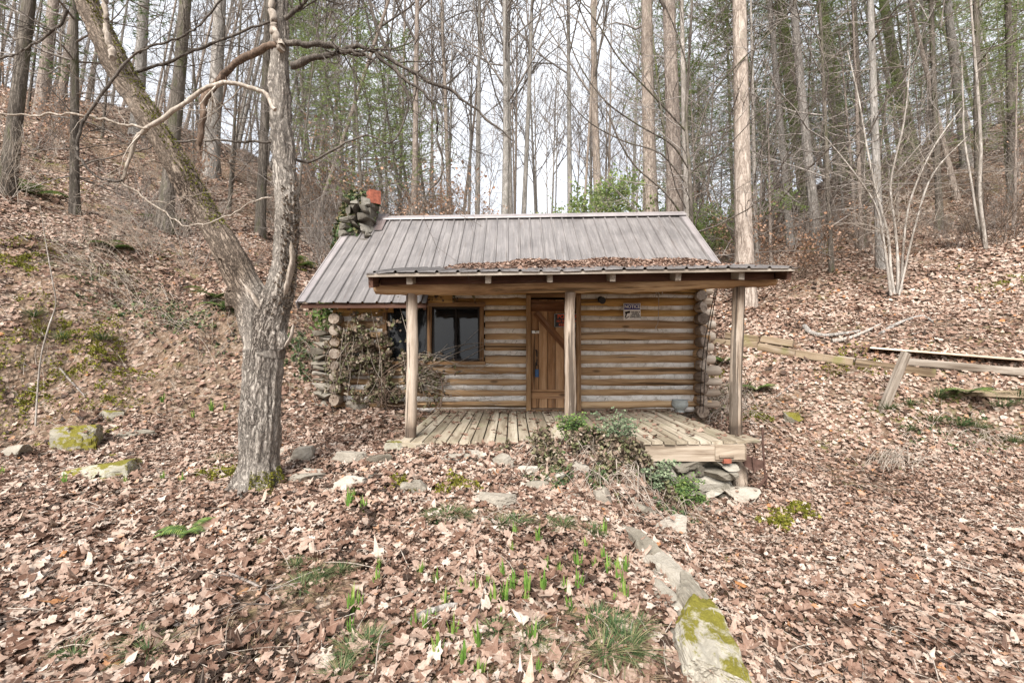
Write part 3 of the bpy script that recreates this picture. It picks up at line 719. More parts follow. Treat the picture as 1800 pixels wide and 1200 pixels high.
# rake trim on both gables
for x in (RX0, RX1):
    tr = MB()
    s = -1 if x < 0 else 1
    for (y0, y1) in ((EAVE_Y - .01, RID_Y), (RID_Y, Yb + .01)):
        za = roof_pt(x, y0) if y0 < RID_Y - 1 else (RZL if s < 0 else RZR); zb = (RZL if s < 0 else RZR) if y1 <= RID_Y else EAVE_Z
        if x > 0 and y0 < RID_Y - 1: y0 = 7.95; za = roof_pt(x, y0)
        bar(tr, (x + s * .018, y0, za - .035), (x + s * .018, y1, zb - .035), .02, .12, t=.7)
        bar(tr, (x - s * .035, y0, za + .026), (x - s * .035, y1, zb + .026), .125, .006, t=.7)
    tr.build("rake_trim", M['trim'], cabin)
fl = MB()
for k, (x0_, x1_) in enumerate([(-3.40, -2.66)]):
    for j, (ya, yb, dz) in enumerate([(9.30, 9.62, .035), (9.60, 9.86, .055)]):
        pts = [rp(x0_, ya, dz), rp(x1_, ya, dz), rp(x1_ + (.0 if j else 0), yb, dz + .02), rp(x0_, yb, dz + .02)]
        q = np.array(pts); fl.add(np.vstack([q, q - [0, 0, .012]]), BOXF[:, ::-1] if False else np.array([[0, 1, 2, 3], [7, 6, 5, 4], [0, 4, 5, 1], [1, 5, 6, 2], [2, 6, 7, 3], [3, 7, 4, 0]]), None, .2)
fl.build("flashing", M['roofdark'], cabin)
# eave boards below the left part of the roof, rafters, gable boards
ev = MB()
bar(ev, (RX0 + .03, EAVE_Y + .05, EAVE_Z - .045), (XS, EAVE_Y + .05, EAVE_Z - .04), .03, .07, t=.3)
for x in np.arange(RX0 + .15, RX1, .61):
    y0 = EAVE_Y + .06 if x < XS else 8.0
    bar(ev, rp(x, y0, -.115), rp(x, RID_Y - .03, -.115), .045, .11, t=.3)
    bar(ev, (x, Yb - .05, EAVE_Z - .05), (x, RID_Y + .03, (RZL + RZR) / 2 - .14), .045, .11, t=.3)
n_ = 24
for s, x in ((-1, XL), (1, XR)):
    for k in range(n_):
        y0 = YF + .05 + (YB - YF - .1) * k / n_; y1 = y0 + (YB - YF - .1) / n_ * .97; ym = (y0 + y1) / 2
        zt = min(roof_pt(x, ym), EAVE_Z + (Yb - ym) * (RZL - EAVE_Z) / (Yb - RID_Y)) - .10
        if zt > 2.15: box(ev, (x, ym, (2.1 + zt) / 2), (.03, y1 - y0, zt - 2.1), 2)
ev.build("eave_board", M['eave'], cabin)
hb = MB()   # honey boards under the left eave
bar(hb, (-2.72, YF - .12, 1.83), (-.98, YF - .12, 1.84), .05, .13, t=.6); bar(hb, (-2.1, EAVE_Y + .12, 1.715), (-1.44, EAVE_Y + .12, 1.72), .10, .02, t=.95)
bar(hb, (-2.85, YF - .14, 1.66), (-1.95, YF - .14, 1.67), .06, .10, t=.4)
hb.build("eave_plank", M['log_honey'], cabin)

# ---- porch roof
PXL, PXR, PY0, PY1 = -1.625, 3.14, 5.0, 8.22
PZL, PZR = 1.862, 1.93; SL = .196
def pz(x, y): return PZL + (PZR - PZL) * (x - PXL) / (PXR - PXL) + SL * (y - PY0)
def pp(x, y, dz=0): return (x, y, pz(x, y) + dz)
pr_ = MB(); rib_panel(pr_, pp(PXL, PY0), pp(PXR, PY0), pp(PXL, PY1), pp(PXR, PY1), pitch=.2286, rh=.022)
pr_.build("porch_roof", M['roof'], cabin)
pf = MB()
bar(pf, pp(PXL + .02, PY0 + .035, -.028), pp(PXR - .02, PY0 + .035, -.028), .03, .035, t=.75)       # nailer behind the metal edge
pf.build("porch_fascia", M['greywood'], cabin)
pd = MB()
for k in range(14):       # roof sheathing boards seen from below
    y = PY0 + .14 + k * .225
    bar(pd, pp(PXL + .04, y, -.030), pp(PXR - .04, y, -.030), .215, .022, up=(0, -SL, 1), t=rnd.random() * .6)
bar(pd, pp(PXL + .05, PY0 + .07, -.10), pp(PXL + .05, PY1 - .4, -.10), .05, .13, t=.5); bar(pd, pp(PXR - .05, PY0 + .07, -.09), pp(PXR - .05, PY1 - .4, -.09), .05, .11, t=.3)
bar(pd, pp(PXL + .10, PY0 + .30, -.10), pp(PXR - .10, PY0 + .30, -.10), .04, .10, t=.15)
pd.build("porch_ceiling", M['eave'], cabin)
for i, px_ in enumerate((720, 858, 967, 1077, 1192, 1303)):
    x = (px_ - 900) * 5.1 / F; rf_ = MB(); bar(rf_, pp(x, PY0 + .09, -.088), pp(x, 7.75, -.088), .062, .095, t=.7, jit=.002)
    rf_.build("rafter", M['greywood'], cabin)
BY = 5.40
bm_ = MB(); n = 34; xs = np.linspace(-1.62, 3.12, n)
zz = np.interp(xs, [-1.62, 0, 1.5, 3.12], [1.757, 1.765, 1.79, 1.83]) + .006 * np.sin(xs * 3)
rr = np.interp(xs, [-1.62, -1.4, 0, 2, 2.9, 3.12], [.083, .086, .083, .078, .07, .05])
tube(bm_, np.stack([xs, np.full(n, BY) + .01 * np.sin(xs * 2), zz], -1), rr * 1.05 * (1 + .05 * rng.normal(0, 1, n)), 16, True, .5, .10)
bm_.build("porch_beam", M['beam'], cabin)
# posts
def post(x0, y0, z0, x1, y1, z1, r0, r1, rough=.035):
    mb = MB(); n = 28; f = np.linspace(0, 1, n)[:, None]; p = np.array([x0, y0, z0]) * (1 - f) + np.array([x1, y1, z1]) * f
    p[:, 0] += .008 * np.sin(f[:, 0] * 5 + x0); tv = np.repeat(.6 - 1.9 * np.exp(-((f[:, 0] - 0) / .07) ** 2) - .5 * np.exp(-((1 - f[:, 0]) / .1) ** 2), 16); tube(mb, p, np.linspace(r0, r1, n) * .92, 16, False, tv, rough * 1.3, True)
    return mb.build("porch_post", M['post'], cabin)
post(-1.178, 5.32, .0, -1.185, BY, 1.70, .073, .071)
post(.70, 5.52, .0, .695, BY, 1.70, .078, .066, .05)
post(2.70, 5.50, .0, 2.685, BY, 1.76, .078, .074)
lp = post(2.71, 5.40, -.66, 2.69, 5.44, -.05, .105, .085, .07); lp.name = "footing_post"
# deck
dk = empty("deck_tmp", (0, 0, 0)); bpy.data.objects.remove(dk)
db = MB(); x = -1.27; k = 0
while x < 2.62:
    w = .131 + rnd.uniform(-.002, .003); yf = 5.085 + rnd.uniform(-.02, .02)
    if x > 1.9: yf = 5.085 + (x - 1.9) * .06
    box(db, (x + w / 2, (yf + 7.53) / 2, -.018 + rnd.uniform(-.003, .003)), (w - .011, 7.53 - yf, .034), 1, t=rnd.random(), jit=.0012, bev=.004); x += w + .003
bar(db, (-1.36, 5.22, -.035), (-1.0, 5.0, -.032), .16, .035, t=.7)
box(db, (2.72, 5.32, -.018), (.18, .34, .034), 0, t=.5, bev=.004)
db.build("deck_board", M['deck'], cabin)
jb = MB(); box(jb, (.68, 5.13, -.135), (3.86, .045, .19), 0, t=.6, jit=.001); box(jb, (2.44, 5.098, -.125), (.33, .016, .165), 0, t=.9)
box(jb, (2.63, 6.3, -.135), (.045, 2.3, .19), 1, t=.3); box(jb, (-1.25, 6.3, -.135), (.045, 2.3, .19), 1, t=.3)
for x in np.arange(-.9, 2.5, .45): box(jb, (x, 6.35, -.13), (.045, 2.35, .17), 1, t=.2)
box(jb, (.68, 7.56, .005), (3.9, .04, .06), 0, t=.1)
jb.build("deck_joist", M['joist'], cabin)

# ---- window
wy = YF - .05
win = MB(); fr_ = .065
xm = (757 - 900) * YF / F
for x in (WX0 + fr_ / 2, xm, WX1 - fr_ / 2): box(win, (x, wy - .03, (WZ0 + WZ1) / 2), (fr_, .10, WZ1 - WZ0 - .001), 2, t=rnd.random(), bev=.004)
box(win, ((WX0 + WX1) / 2, wy - .032, WZ1 + .035), (WX1 - WX0 + .05, .11, .07), 0, t=.6, bev=.004)
box(win, ((WX0 + WX1) / 2, wy - .04, WZ0 - .03), (WX1 - WX0 + .06, .13, .055), 0, t=.8, bev=.004)
wo = win.build("window", M['frame'], cabin)
def child(mb, name, mat, parent):
    o = bpy.data.objects.new(name, mb.mesh(name, mat)); scene.collection.objects.link(o); o.parent = parent; return o
sh = MB()
for a, b in ((WX0 + fr_, xm - fr_ / 2), (xm + fr_ / 2, WX1 - fr_)):
    for x in (a + .018, b - .018): box(sh, (x, wy, (WZ0 + WZ1) / 2), (.034, .035, WZ1 - WZ0 - .004), 2, t=.2)
    for z in (WZ0 + .018, WZ1 - .02): box(sh, ((a + b) / 2, wy, z), (b - a - .07, .034, .034), 0, t=.2)
    for q in ((a + b) / 2,): box(sh, (q, wy, (WZ0 + WZ1) / 2), (.014, .02, WZ1 - WZ0 - .08), 2, t=.2)
child(sh, "sash", M['iron'], wo)
for a, b in ((WX0 + fr_, xm - fr_ / 2), (xm + fr_ / 2, WX1 - fr_)):
    g = MB(); box(g, ((a + b) / 2, wy + .004, (WZ0 + WZ1) / 2), (b - a - .07, .006, WZ1 - WZ0 - .072), 2); child(g, "pane", M['glass'], wo)
cu = MB()
for x0_, x1_, zt, zb in ((WX0 + .1, xm - .16, WZ1 - .1, WZ0 + .05), (WX1 - .42, WX1 - .33, WZ1 - .3, WZ0 + .1)):
    n = 26; xs = np.linspace(x0_, x1_, n); yy = wy + .10 + .02 * np.sin(xs * 60)
    v = np.concatenate([np.stack([xs + .03 * np.sin(xs * 9), yy, np.full(n, zt) + .03 * np.sin(xs * 20)], -1), np.stack([xs, yy, np.full(n, zb)], -1)])
    a = np.arange(n - 1); cu.add(v, np.stack([a, a + 1, a + n + 1, a + n], -1), None, .5, True)
child(cu, "curtain", M['curtain'], wo)

# ---- door
dz0, dz1 = .0, 1.86; dxa, dxb = .31, 1.06; dy = YF - .03
df = MB()
box(df, ((DX0 + dxa) / 2, dy - .05, .95), (dxa - DX0, .13, 1.9), 2, t=.6, bev=.004); box(df, ((DX1 + dxb) / 2, dy - .05, .95), (DX1 - dxb, .13, 1.9), 2, t=.4, bev=.004)
box(df, ((DX0 + DX1) / 2, dy - .045, 1.905), (DX1 - DX0, .12, .06), 0, t=.5, bev=.004)
box(df, ((dxa + dxb) / 2, dy - .03, -.002), (dxb - dxa, .14, .045), 0, t=.3)
dfo = df.build("door_frame", M['frame'], cabin)
dd = MB(); x = dxa + .006; wid = [.125, .15, .13, .145, .18]
for w in wid: box(dd, (x + w / 2, dy, .94), (w - .006, .03, 1.80), 2, t=rnd.random(), bev=.004); x += w + .0005
do = dd.build("door", M['door'], cabin)
br = MB(); yb_ = dy - .024
box(br, ((dxa + dxb) / 2, yb_, 1.73), (dxb - dxa - .02, .02, .17), 0, t=.25); child(br, "top_rail", M['brace'], do)
br = MB(); box(br, ((dxa + dxb) / 2, yb_, .27), (dxb - dxa - .02, .02, .15), 0, t=.8); child(br, "bottom_rail", M['door'], do)
br = MB(); bar(br, (dxa + .09, yb_, 1.62), (dxb - .05, yb_, .92), .02, .115, up=(.4, 0, 1), t=.4) ; child(br, "diagonal_brace", M['brace'], do)
hd = MB(); bar(hd, (dxa + .02, yb_ - .012, 1.30), (dxa + .14, yb_ - .012, 1.30), .02, .045); rock(hd, (dxa + .10, yb_ - .03, 1.30), (.03, .025, .022), seed=3, sub=2, cuts=2)
child(hd, "latch", M['brass'], do)
hd = MB(); tube(hd, curve([(dxa + .09, yb_ - .01, 1.0), (dxa + .10, yb_ - .05, .97), (dxa + .10, yb_ - .05, .78), (dxa + .09, yb_ - .01, .75)], 12), .013, 8)
tube(hd, curve([(dxa + .085, yb_ - .02, .80), (dxa + .085, yb_ - .03, .66), (dxa + .12, yb_ - .03, .66), (dxa + .12, yb_ - .02, .76)], 12), .006, 6); child(hd, "handle", M['iron'], do)
hd = MB(); box(hd, (dxa + .103, yb_ - .03, .62), (.065, .035, .125), 2, bev=.008); child(hd, "padlock", M['blue'], do)

# ---- chimney on the left gable, flue tile on top
ch = MB(); sd_ = 0
for z in np.arange(-.1, 4.0, .17):
    w = 1.0 if z < 2.3 else (.60 if z < 3.75 else .46)
    for k in range(3 if z > 2.3 else 5):
        for yy in (9.35, 9.95):
            sd_ += 1; nk = 3 if z > 2.3 else 5; x = -3.24 + (-.5 * w + w * (k + .5) / nk) + rnd.uniform(-.03, .03)
            if z > 2.3: x += .10
            rock(ch, (x, yy + rnd.uniform(-.05, .05), z + rnd.uniform(-.02, .02)), (w / nk * .62, .33, .10), seed=sd_, sub=3, rough=.06, boxy=.5, cuts=7, rz=rnd.uniform(-.2, .2))
box(ch, (-3.24, 9.65, 1.1), (.95, .98, 2.4)); box(ch, (-3.12, 9.65, 3.0), (.50, .85, 1.75)); rock(ch, (-3.0, 9.45, 3.95), (.22, .2, .11), seed=77, sub=3)
ch_o = ch.build("chimney", M['rockdark'], cabin)
ft = MB(); c0 = np.array([-2.92, 9.6, 4.19]); w = .115
for s in ((-1, 0), (1, 0), (0, -1), (0, 1)):
    sz = (.03, 2 * w, .42) if s[0] else (2 * w - .06, .03, .42)
    box(ft, c0 + [s[0] * (w - .015), s[1] * (w - .015), .0], sz, 2)
ft = MB()
R_ = Matrix.Rotation(.6, 4, 'Z')
for s in ((-1, 0), (1, 0), (0, -1), (0, 1)):
    sz = (.03, 2 * w, .28) if s[0] else (2 * w - .062, .03, .28)
    d = np.array(R_.to_3x3()) @ np.array([s[0] * (w - .015), s[1] * (w - .015), 0]); box(ft, c0 + d, sz, 2, rot=R_)
child(ft, "flue_tile", M['clay'], ch_o)
ch_o_children_fix = [c for c in ch_o.children]
# ---- stone pillar at the left front corner (remains of a wing wall)
sp_ = MB(); z = .05; k = 0
while z < 1.28:
    h = rnd.uniform(.07, .13); ww = rnd.uniform(.15, .21); cx = -3.17 + .10 * (z > .75) * -.3 + rnd.uniform(-.03, .03)
    rock(sp_, (cx, 7.78, z + h / 2), (ww, .2, h * .62), seed=200 + k, sub=3, rough=.05, boxy=.5, cuts=7, rz=rnd.uniform(-.3, .3), flat=.7)
    if k % 2: rock(sp_, (cx + .2, 7.8, z + h / 2), (.12, .16, h * .6), seed=300 + k, sub=2)
    z += h * .93; k += 1
sp_.build("stone_corner_wall", M['rock'], cabin)

# ---- dry stone footing under the right end of the deck
sf = MB()
stones = [(1210, 812, 44, 9), (1275, 815, 16, 9), (1262, 810, 14, 8), (1200, 830, 20, 12), (1225, 822, 16, 13), (1255, 829, 30, 11), (1190, 815, 14, 11), (1240, 848, 52, 13), (1268, 846, 12, 12),
          (1278, 832, 10, 10), (1195, 862, 26, 11), (1250, 860, 26, 9), (1272, 872, 22, 8), (1232, 866, 18, 9), (1205, 876, 30, 10), (1170, 868, 24, 10), (1180, 848, 22, 12), (1258, 880, 24, 8),
          (1160, 830, 24, 12), (1150, 850, 22, 10), (1140, 862, 24, 9), (1175, 885, 26, 9), (1210, 893, 22, 7), (1130, 840, 20, 10), (1275, 858, 14, 8), (1150, 812, 26, 9), (1130, 822, 20, 9)]
for k, (px_, py_, hw, hh) in enumerate(stones):
    c = P(px_, py_, 5.22 + (k % 3) * .03); rock(sf, c, (hw * 5.2 / F, .2, hh * 5.2 / F), seed=400 + k, sub=4, rough=.06, boxy=.5, cuts=7, tilt=(0, rnd.uniform(-.06, .06)), flat=.75)
box(sf, (2.0, 5.5, -.45), (1.15, .3, .5))
sfo = sf.build("stone_footing", M['rockfoot'], cabin)
bb = MB(); c = P(1276, 809, 5.12); box(bb, c, (.085, .09, .05), 0, bev=.004); child(bb, "footing_brick", M['clay'], sfo)
bb = MB(); c = P(1274, 801, 5.12); box(bb, c + np.array([0, 0, 0.003]), (.16, .1, .03), 0, bev=.004); child(bb, "shim_board", M['joist'], sfo)

# nested parts: world coordinates under a parent that already carries the offset
for o in list(cabin.children):
    for c in o.children: c.location = (0, 0, 0)

# ------------------------------------------------------------------ signs, lamp, pot, loops, line
def text_mesh(s, size, x, y, z, parent, name, mat, bold=0.0, xs=1.0):
    cu_ = bpy.data.curves.new("lettering", 'FONT'); cu_.body = s; cu_.size = size; cu_.align_x = 'CENTER'; cu_.align_y = 'CENTER'
    cu_.extrude = .0008; cu_.offset = bold; cu_.space_line = .9
    tmp = bpy.data.objects.new("lettering", cu_); scene.collection.objects.link(tmp)
    bpy.context.view_layer.update()
    me = bpy.data.meshes.new_from_object(tmp.evaluated_get(bpy.context.evaluated_depsgraph_get())); bpy.data.objects.remove(tmp)
    me.materials.clear(); me.materials.append(mat)
    o = bpy.data.objects.new(name, me); scene.collection.objects.link(o); o.parent = parent
    o.rotation_euler = (math.pi / 2, 0, 0); o.location = Vector((x, y, z)); o.scale = (xs, 1, 1); return o
def sign(name, px0, px1, py0, py1, D, mat, label):
    a, b = P(px0, py1, D), P(px1, py0, D); c = (a + b) / 2
    e = empty(name, c); tag(e, label, "sign"); w, h = b[0] - a[0], b[2] - a[2]
    return e, w, h
e, w, h = sign("notice_sign", 1096, 1126, 533, 562, 7.50, None, "white NOTICE camera surveillance sign with dark blue header on the log wall")
mb = MB(); box(mb, (0, 0, 0), (w, .004, h), 0, bev=.0015); o = mb.build("sign_panel", M['white'], e); o.location = (0, 0, 0)
mb = MB(); box(mb, (0, -.0045, h * .29), (w * .93, .004, h * .34), 0); o = mb.build("header_band", M['navy'], e); o.location = (0, 0, 0)
text_mesh("NOTICE", .075, 0, -.008, h * .29, e, "header_lettering", M['white'], .0012, .92)
text_mesh("THIS AREA IS\nUNDER 24\nHOUR VIDEO\nSURVEILLANCE", .031, w * .19, -.005, -h * .19, e, "sign_lettering", M['ink'], .0008, .85)
mb = MB(); box(mb, (-w * .27, -.0045, -h * .05), (w * .30, .004, h * .13), 0, rot=Matrix.Rotation(-.2, 4, 'Y')); box(mb, (-w * .36, -.0048, -h * .22), (w * .07, .004, h * .3), 2, rot=Matrix.Rotation(.3, 4, 'Y'))
box(mb, (-w * .28, -.005, -h * .36), (w * .25, .004, h * .04), 0, rot=Matrix.Rotation(-.6, 4, 'Y'))
o = mb.build("camera_symbol", M['ink'], e); o.location = (0, 0, 0)
e, w, h = sign("posted_sign", 974, 1019, 551, 575, 7.52, None, "black POSTED NO TRESPASSING sign with orange letters on the door behind the middle post")
mb = MB(); box(mb, (0, 0, 0), (w, .003, h), 0); o = mb.build("sign_panel", M['ink'], e); o.location = (0, 0, 0)
text_mesh("POSTED", .088, 0, -.003, h * .27, e, "sign_lettering", M['orange'], .001, .98)
text_mesh("NO TRESPASSING", .05, 0, -.003, -h * .06, e, "sign_lettering", M['orange'], .0006, .86)
text_mesh("KEEP OUT", .062, 0, -.003, -h * .33, e, "sign_lettering", M['orange'], .0008, .95)
mb = MB()
for s in (-1, 1): box(mb, (s * w * .475, -.002, 0), (.003, .002, h * .93), 2); box(mb, (0, -.002, s * h * .465), (w * .95, .002, .003), 0)
o = mb.build("sign_border", M['white'], e); o.location = (0, 0, 0)

def at_origin(mb, name, mat, e): o = mb.build(name, mat, e); o.location = (0, 0, 0); return o
c = P(1057, 527, 7.45); e = empty("security_lamp", c); tag(e, "small dark unlit spotlight on the top log right of the door", "lamp")
mb = MB(); tube(mb, [(0, -.10, -.02), (0, -.085, -.018), (0, 0, 0), (0, .05, .02)], [.055, .058, .035, .02], 14); at_origin(mb, "lamp_head", M['black'], e)
mb = MB(); tube(mb, [(0, .05, .02), (0, .09, .02)], [.045, .05], 14); tube(mb, curve([(0, .06, -.03), (-.1, .08, -.03), (-.35, .085, -.035)], 8), .006, 5); at_origin(mb, "mounting", M['black'], e)

c = P(1195, 721, 7.30); e = empty("planter_pot", (c[0], c[1], 0.0)); tag(e, "round grey-green footed pot on the deck by the right log corner", "plant pot")
mb = MB(); pr = [(.055, .0), (.075, .012), (.05, .03), (.085, .06), (.125, .11), (.13, .15), (.118, .19), (.128, .205), (.112, .205), (.10, .18), (.01, .165)]
tube(mb, [(0, 0, z + .001 * i) for i, (r, z) in enumerate(pr)], [r for r, z in pr], 28, True, .5)
n = 28; th = np.arange(n) * 2 * math.pi / n
V = np.concatenate([np.stack([np.cos(th) * r, np.sin(th) * r, np.full(n, z)], -1) for r, z in pr]); a = (np.arange(len(pr) - 1)[:, None] * n)
f = np.stack([a + np.arange(n), a + (np.arange(n) + 1) % n, a + n + (np.arange(n) + 1) % n, a + n + np.arange(n)], -1).reshape(-1, 4)
mb = MB(); mb.add(V, f, V, .5, True); at_origin(mb, "pot_body", M['pot'], e)
mb = MB(); mb.add(np.vstack([np.stack([np.cos(th) * .108, np.sin(th) * .108, np.full(n, .185)], -1), [[0, 0, .195]]]), [[k, (k + 1) % n, n] for k in range(n)], None, .3); at_origin(mb, "potting_soil", M['iron'], e)

def tag_mesh(mb, name, mat, loc, label, cat, group=None):
    return tag(mb.build(name, mat, None, loc), label, cat, group)
# looped bare vine leaning on the wall behind the left post
mb = MB(); cc = P(722, 686, 7.15)
for k, (rx, rz_, ox, oz, ph) in enumerate([(.50, .46, 0, 0, 0), (.48, .44, .03, -.01, .3), (.44, .30, .05, -.16, .2)]):
    a0 = [0, -.6, 2.6, .2][k]; a1 = [6.1, 4.4, 6.4, 3.6][k]; th = np.linspace(a0, a1, 34)
    tube(mb, np.stack([cc[0] + ox + rx * np.cos(th), cc[1] + .05 * np.sin(th * 2 + ph) - .02 * k, cc[2] + oz + rz_ * np.sin(th) + .015 * np.sin(th * 5)], -1), .009 if k != 1 else .006, 6)
for k in range(9):
    a = P(rnd.uniform(640, 690), rnd.uniform(690, 725), 7.2); b = P(rnd.uniform(660, 775), rnd.uniform(640, 735), 7.1); tube(mb, curve([a, (a + b) / 2 + [0, -.05, rnd.uniform(-.12, .1)], b], 10), rnd.uniform(.004, .009), 5)
tag_mesh(mb, "vine_hoop", M['twig_red'], P(722, 720, 7.15), "looped grey bare vine leaning on the log wall behind the left porch post", "vine")
mb = MB(); tube(mb, curve([P(1157, 510, 7.3), P(1158, 530, 7.3), P(1157, 560, 7.3), P(1156, 570, 7.3)], 12), .005, 5); tube(mb, curve([P(1165, 500, 7.0), P(1163, 518, 7.2), P(1150, 508, 7.3), P(1158, 522, 7.3)], 12), .007, 5)
tube(mb, curve([P(1156, 570, 7.3), P(1151, 578, 7.28), P(1154, 576, 7.28), P(1157, 582, 7.28)], 8), .006, 5)
tag_mesh(mb, "hanging_cord", M['twig_pale'], P(1157, 510, 7.3), "thin knotted cord hanging from the porch beam right of the notice sign", "cord")
mb = MB()
for dx in (0, .05): tube(mb, curve([P(1258, 505, 5.6) + [dx * .3, 0, 0], P(1236, 620, 6.4) + [dx, 0, 0], P(1230, 725, 7.1) + [dx, 0, 0]], 12), .006, 5)
tag_mesh(mb, "cable", M['iron'], P(1230, 725, 7.1), "two thin dark cables slanting down beside the right log corner", "cable")

# leaves heaped on the porch roof and on the deck
mb = MB(); n = 26000; x = rng.uniform(-.95, 2.98, n); y = rng.uniform(5.2, 8.15, n)
edge = np.clip((x + 1.0) / 1.1, 0, 1) * np.clip((3.05 - x) / .5, 0, 1); k = rng.random(n) < (.08 + .92 * (y > 6.3 + .4 * np.sin(x * 3))) * edge; x, y, edge = x[k], y[k], edge[k]
z = pz(x, y) + .02 + rng.random(len(x)) * (.02 + .055 * edge * np.clip((y - 6.3) * 2, 0, 1) * (1 + .5 * np.sin(x * 5)))
scatter_leaves(mb, np.stack([x, y, z], -1), np.tile([0, -.19, .98], (len(x), 1)), rng.uniform(.018, .042, len(x)), rng.uniform(.08, .72, len(x)), 3, .28, .3)
tag(mb.build("roof_leaf_heap", M['leaf']), "drift of brown leaves heaped on the porch roof", "leaf drift", kind="stuff")
mb = MB(); n = 420; x = rng.uniform(-1.2, 2.7, n); y = np.where(rng.random(n) < .45, rng.uniform(7.2, 7.5, n), rng.uniform(5.2, 7.4, n))
scatter_leaves(mb, np.stack([x, y, np.full(n, .008)], -1), np.tile([0, 0, 1.0], (n, 1)), rng.uniform(.02, .05, n), rng.uniform(.1, .7, n), 0, .2)
tag(mb.build("deck_leaves", M['leaf']), "scattered dry leaves lying on the deck boards", "leaf litter", kind="stuff")

# ------------------------------------------------------------------ the big forked tree in the foreground
def nearest_grain(v, skel):
    """grain coordinate: offset from the nearest limb axis, and the distance along it"""
    best = np.full(len(v), 1e9); g = np.zeros((len(v), 3)); base = 0.0
    for pts in skel:
        pts = np.asarray(pts); s = 0.0
        for a, b in zip(pts[:-1], pts[1:]):
            d = b - a; L = np.linalg.norm(d); u = np.clip(((v - a) @ d) / L ** 2, 0, 1); c = a + u[:, None] * d; o = v - c
            dist = np.linalg.norm(o, axis=1); m = dist < best; best[m] = dist[m]
            g[m] = np.stack([o[:, 0], o[:, 1] + o[:, 2] * .5, (s + u * L) + base], -1)[m]; s += L
        base += 0.0
    return g, best
def px_path(lst, D=4.4):
    return np.array([P(a[0], a[1], a[3] if len(a) > 3 else D) for a in lst]), np.array([a[2] * .93 * D / F / math.hypot(1, (a[0] - 900) / F) for a in lst])
TD = 4.4
trunk, tr_r = px_path([(456, 880, 50), (456, 845, 43), (455, 800, 40), (458, 740, 40), (462, 680, 41), (467, 620, 42), (474, 565, 38), (486, 530, 30), (497, 480, 25), (503, 420, 25), (503, 350, 24), (499, 280, 22), (494, 200, 21), (491, 110, 20), (490, 0, 17), (488, -160, 14), (480, -330, 9)])
left, lf_r = px_path([(468, 620, 34), (455, 560, 36), (432, 505, 31), (405, 450, 28), (372, 395, 26), (338, 335, 26), (303, 275, 25), (265, 215, 26), (228, 155, 26), (190, 80, 27), (152, 0, 25), (105, -110, 22), (60, -230, 15)])
for i_, k_ in enumerate(np.linspace(1, 1.08, len(left))): left[i_] = np.array([0, 0, CAMZ]) + (left[i_] - [0, 0, CAMZ]) * k_
lf_r = lf_r * 1.14
hm = MB(); c1 = curve(trunk, 60); r1 = np.interp(np.linspace(0, 1, 60), np.linspace(0, 1, len(tr_r)), tr_r)
c2 = curve(left, 44); r2 = np.interp(np.linspace(0, 1, 44), np.linspace(0, 1, len(lf_r)), lf_r)
tube(hm, c1, r1, 20, True, .5, 0, True); tube(hm, c2, r2, 18, True, .5, 0, True)
for a, b in ((0, .16), (1.3, .14), (2.4, .17), (3.5, .13), (4.6, .17), (5.5, .12)):   # root flare
    p0 = trunk[1] + [0, 0, .06]; d = np.array([math.cos(a), math.sin(a), 0]); tube(hm, curve([p0 + d * .08 + [0, 0, .22], p0 + d * .16, p0 + d * (.22 + b * .4) - [0, 0, .16]], 8), np.linspace(.09, .05, 8), 8)
for px_, py_, r in ((487, 540, 12), (497, 420, 9), (512, 425, 8), (498, 600, 10), (400, 525, 7)):     # burls
    c = P(px_, py_, TD - .06); tube(hm, [c - [0, 0, .09], c, c + [0, 0, .09]], [.03, r * TD / F, .03], 10)
tmp = bpy.data.objects.new("tmp", hm.mesh("tmp", M['bark_hero'])); scene.collection.objects.link(tmp)
md = tmp.modifiers.new("r", 'REMESH'); md.mode = 'VOXEL'; md.voxel_size = .014
ms = tmp.modifiers.new("s", 'SMOOTH'); ms.iterations = 6; ms.factor = .5
bpy.context.view_layer.update(); ev_ = tmp.evaluated_get(bpy.context.evaluated_depsgraph_get()); em = ev_.to_mesh()
nv = len(em.vertices); hv = np.empty(nv * 3, np.float32); em.vertices.foreach_get("co", hv); hv = hv.reshape(-1, 3).astype(float)
hn = np.empty(nv * 3, np.float32); em.vertices.foreach_get("normal", hn); hn = hn.reshape(-1, 3)
pl = np.empty(len(em.polygons), np.int32); em.polygons.foreach_get("loop_total", pl); lv = np.empty(len(em.loops), np.int32); em.loops.foreach_get("vertex_index", lv)
hf = lv.reshape(-1, 4) if (pl == 4).all() else [list(p.vertices) for p in em.polygons]
ev_.to_mesh_clear(); bpy.data.objects.remove(tmp)
hg, _ = nearest_grain(hv, [c1, c2])
ang = np.arctan2(hg[:, 1], hg[:, 0])
rid = np.abs(fbm(ang * 5.0 + hg[:, 2] * 1.2, hg[:, 2] * 3.2 + 7, 4)) ; rid2 = np.abs(fbm(ang * 11 - hg[:, 2] * 2, hg[:, 2] * 7, 3))
lump = fbm(hv[:, 0] * 3 + 5, hv[:, 2] * 2.2 + hv[:, 1], 3)
groove = np.exp(-((ang + 1.9 + .25 * np.sin(hg[:, 2] * 3)) / .10) ** 2) * (hg[:, 2] < 1.0) * .03   # old seam up the trunk
hv = hv + hn * (rid * .085 + rid2 * .03 + lump * .05 - .018 - groove)[:, None]
ht = empty("forked_tree", (float(trunk[1][0]), float(trunk[1][1]), float(trunk[1][2]) - .05))
tag(ht, "big rough-barked forked tree in the left foreground, one limb leaning left over the bank", "tree")
htint = .65 + .3 * fbm(hv[:, 0] * 2, hv[:, 2] * 1.5, 3) - .5 * np.clip((-.02 - (hv[:, 0] - np.interp(hv[:, 2], c1[:, 2], c1[:, 0])) - .16) * 5, 0, 1)
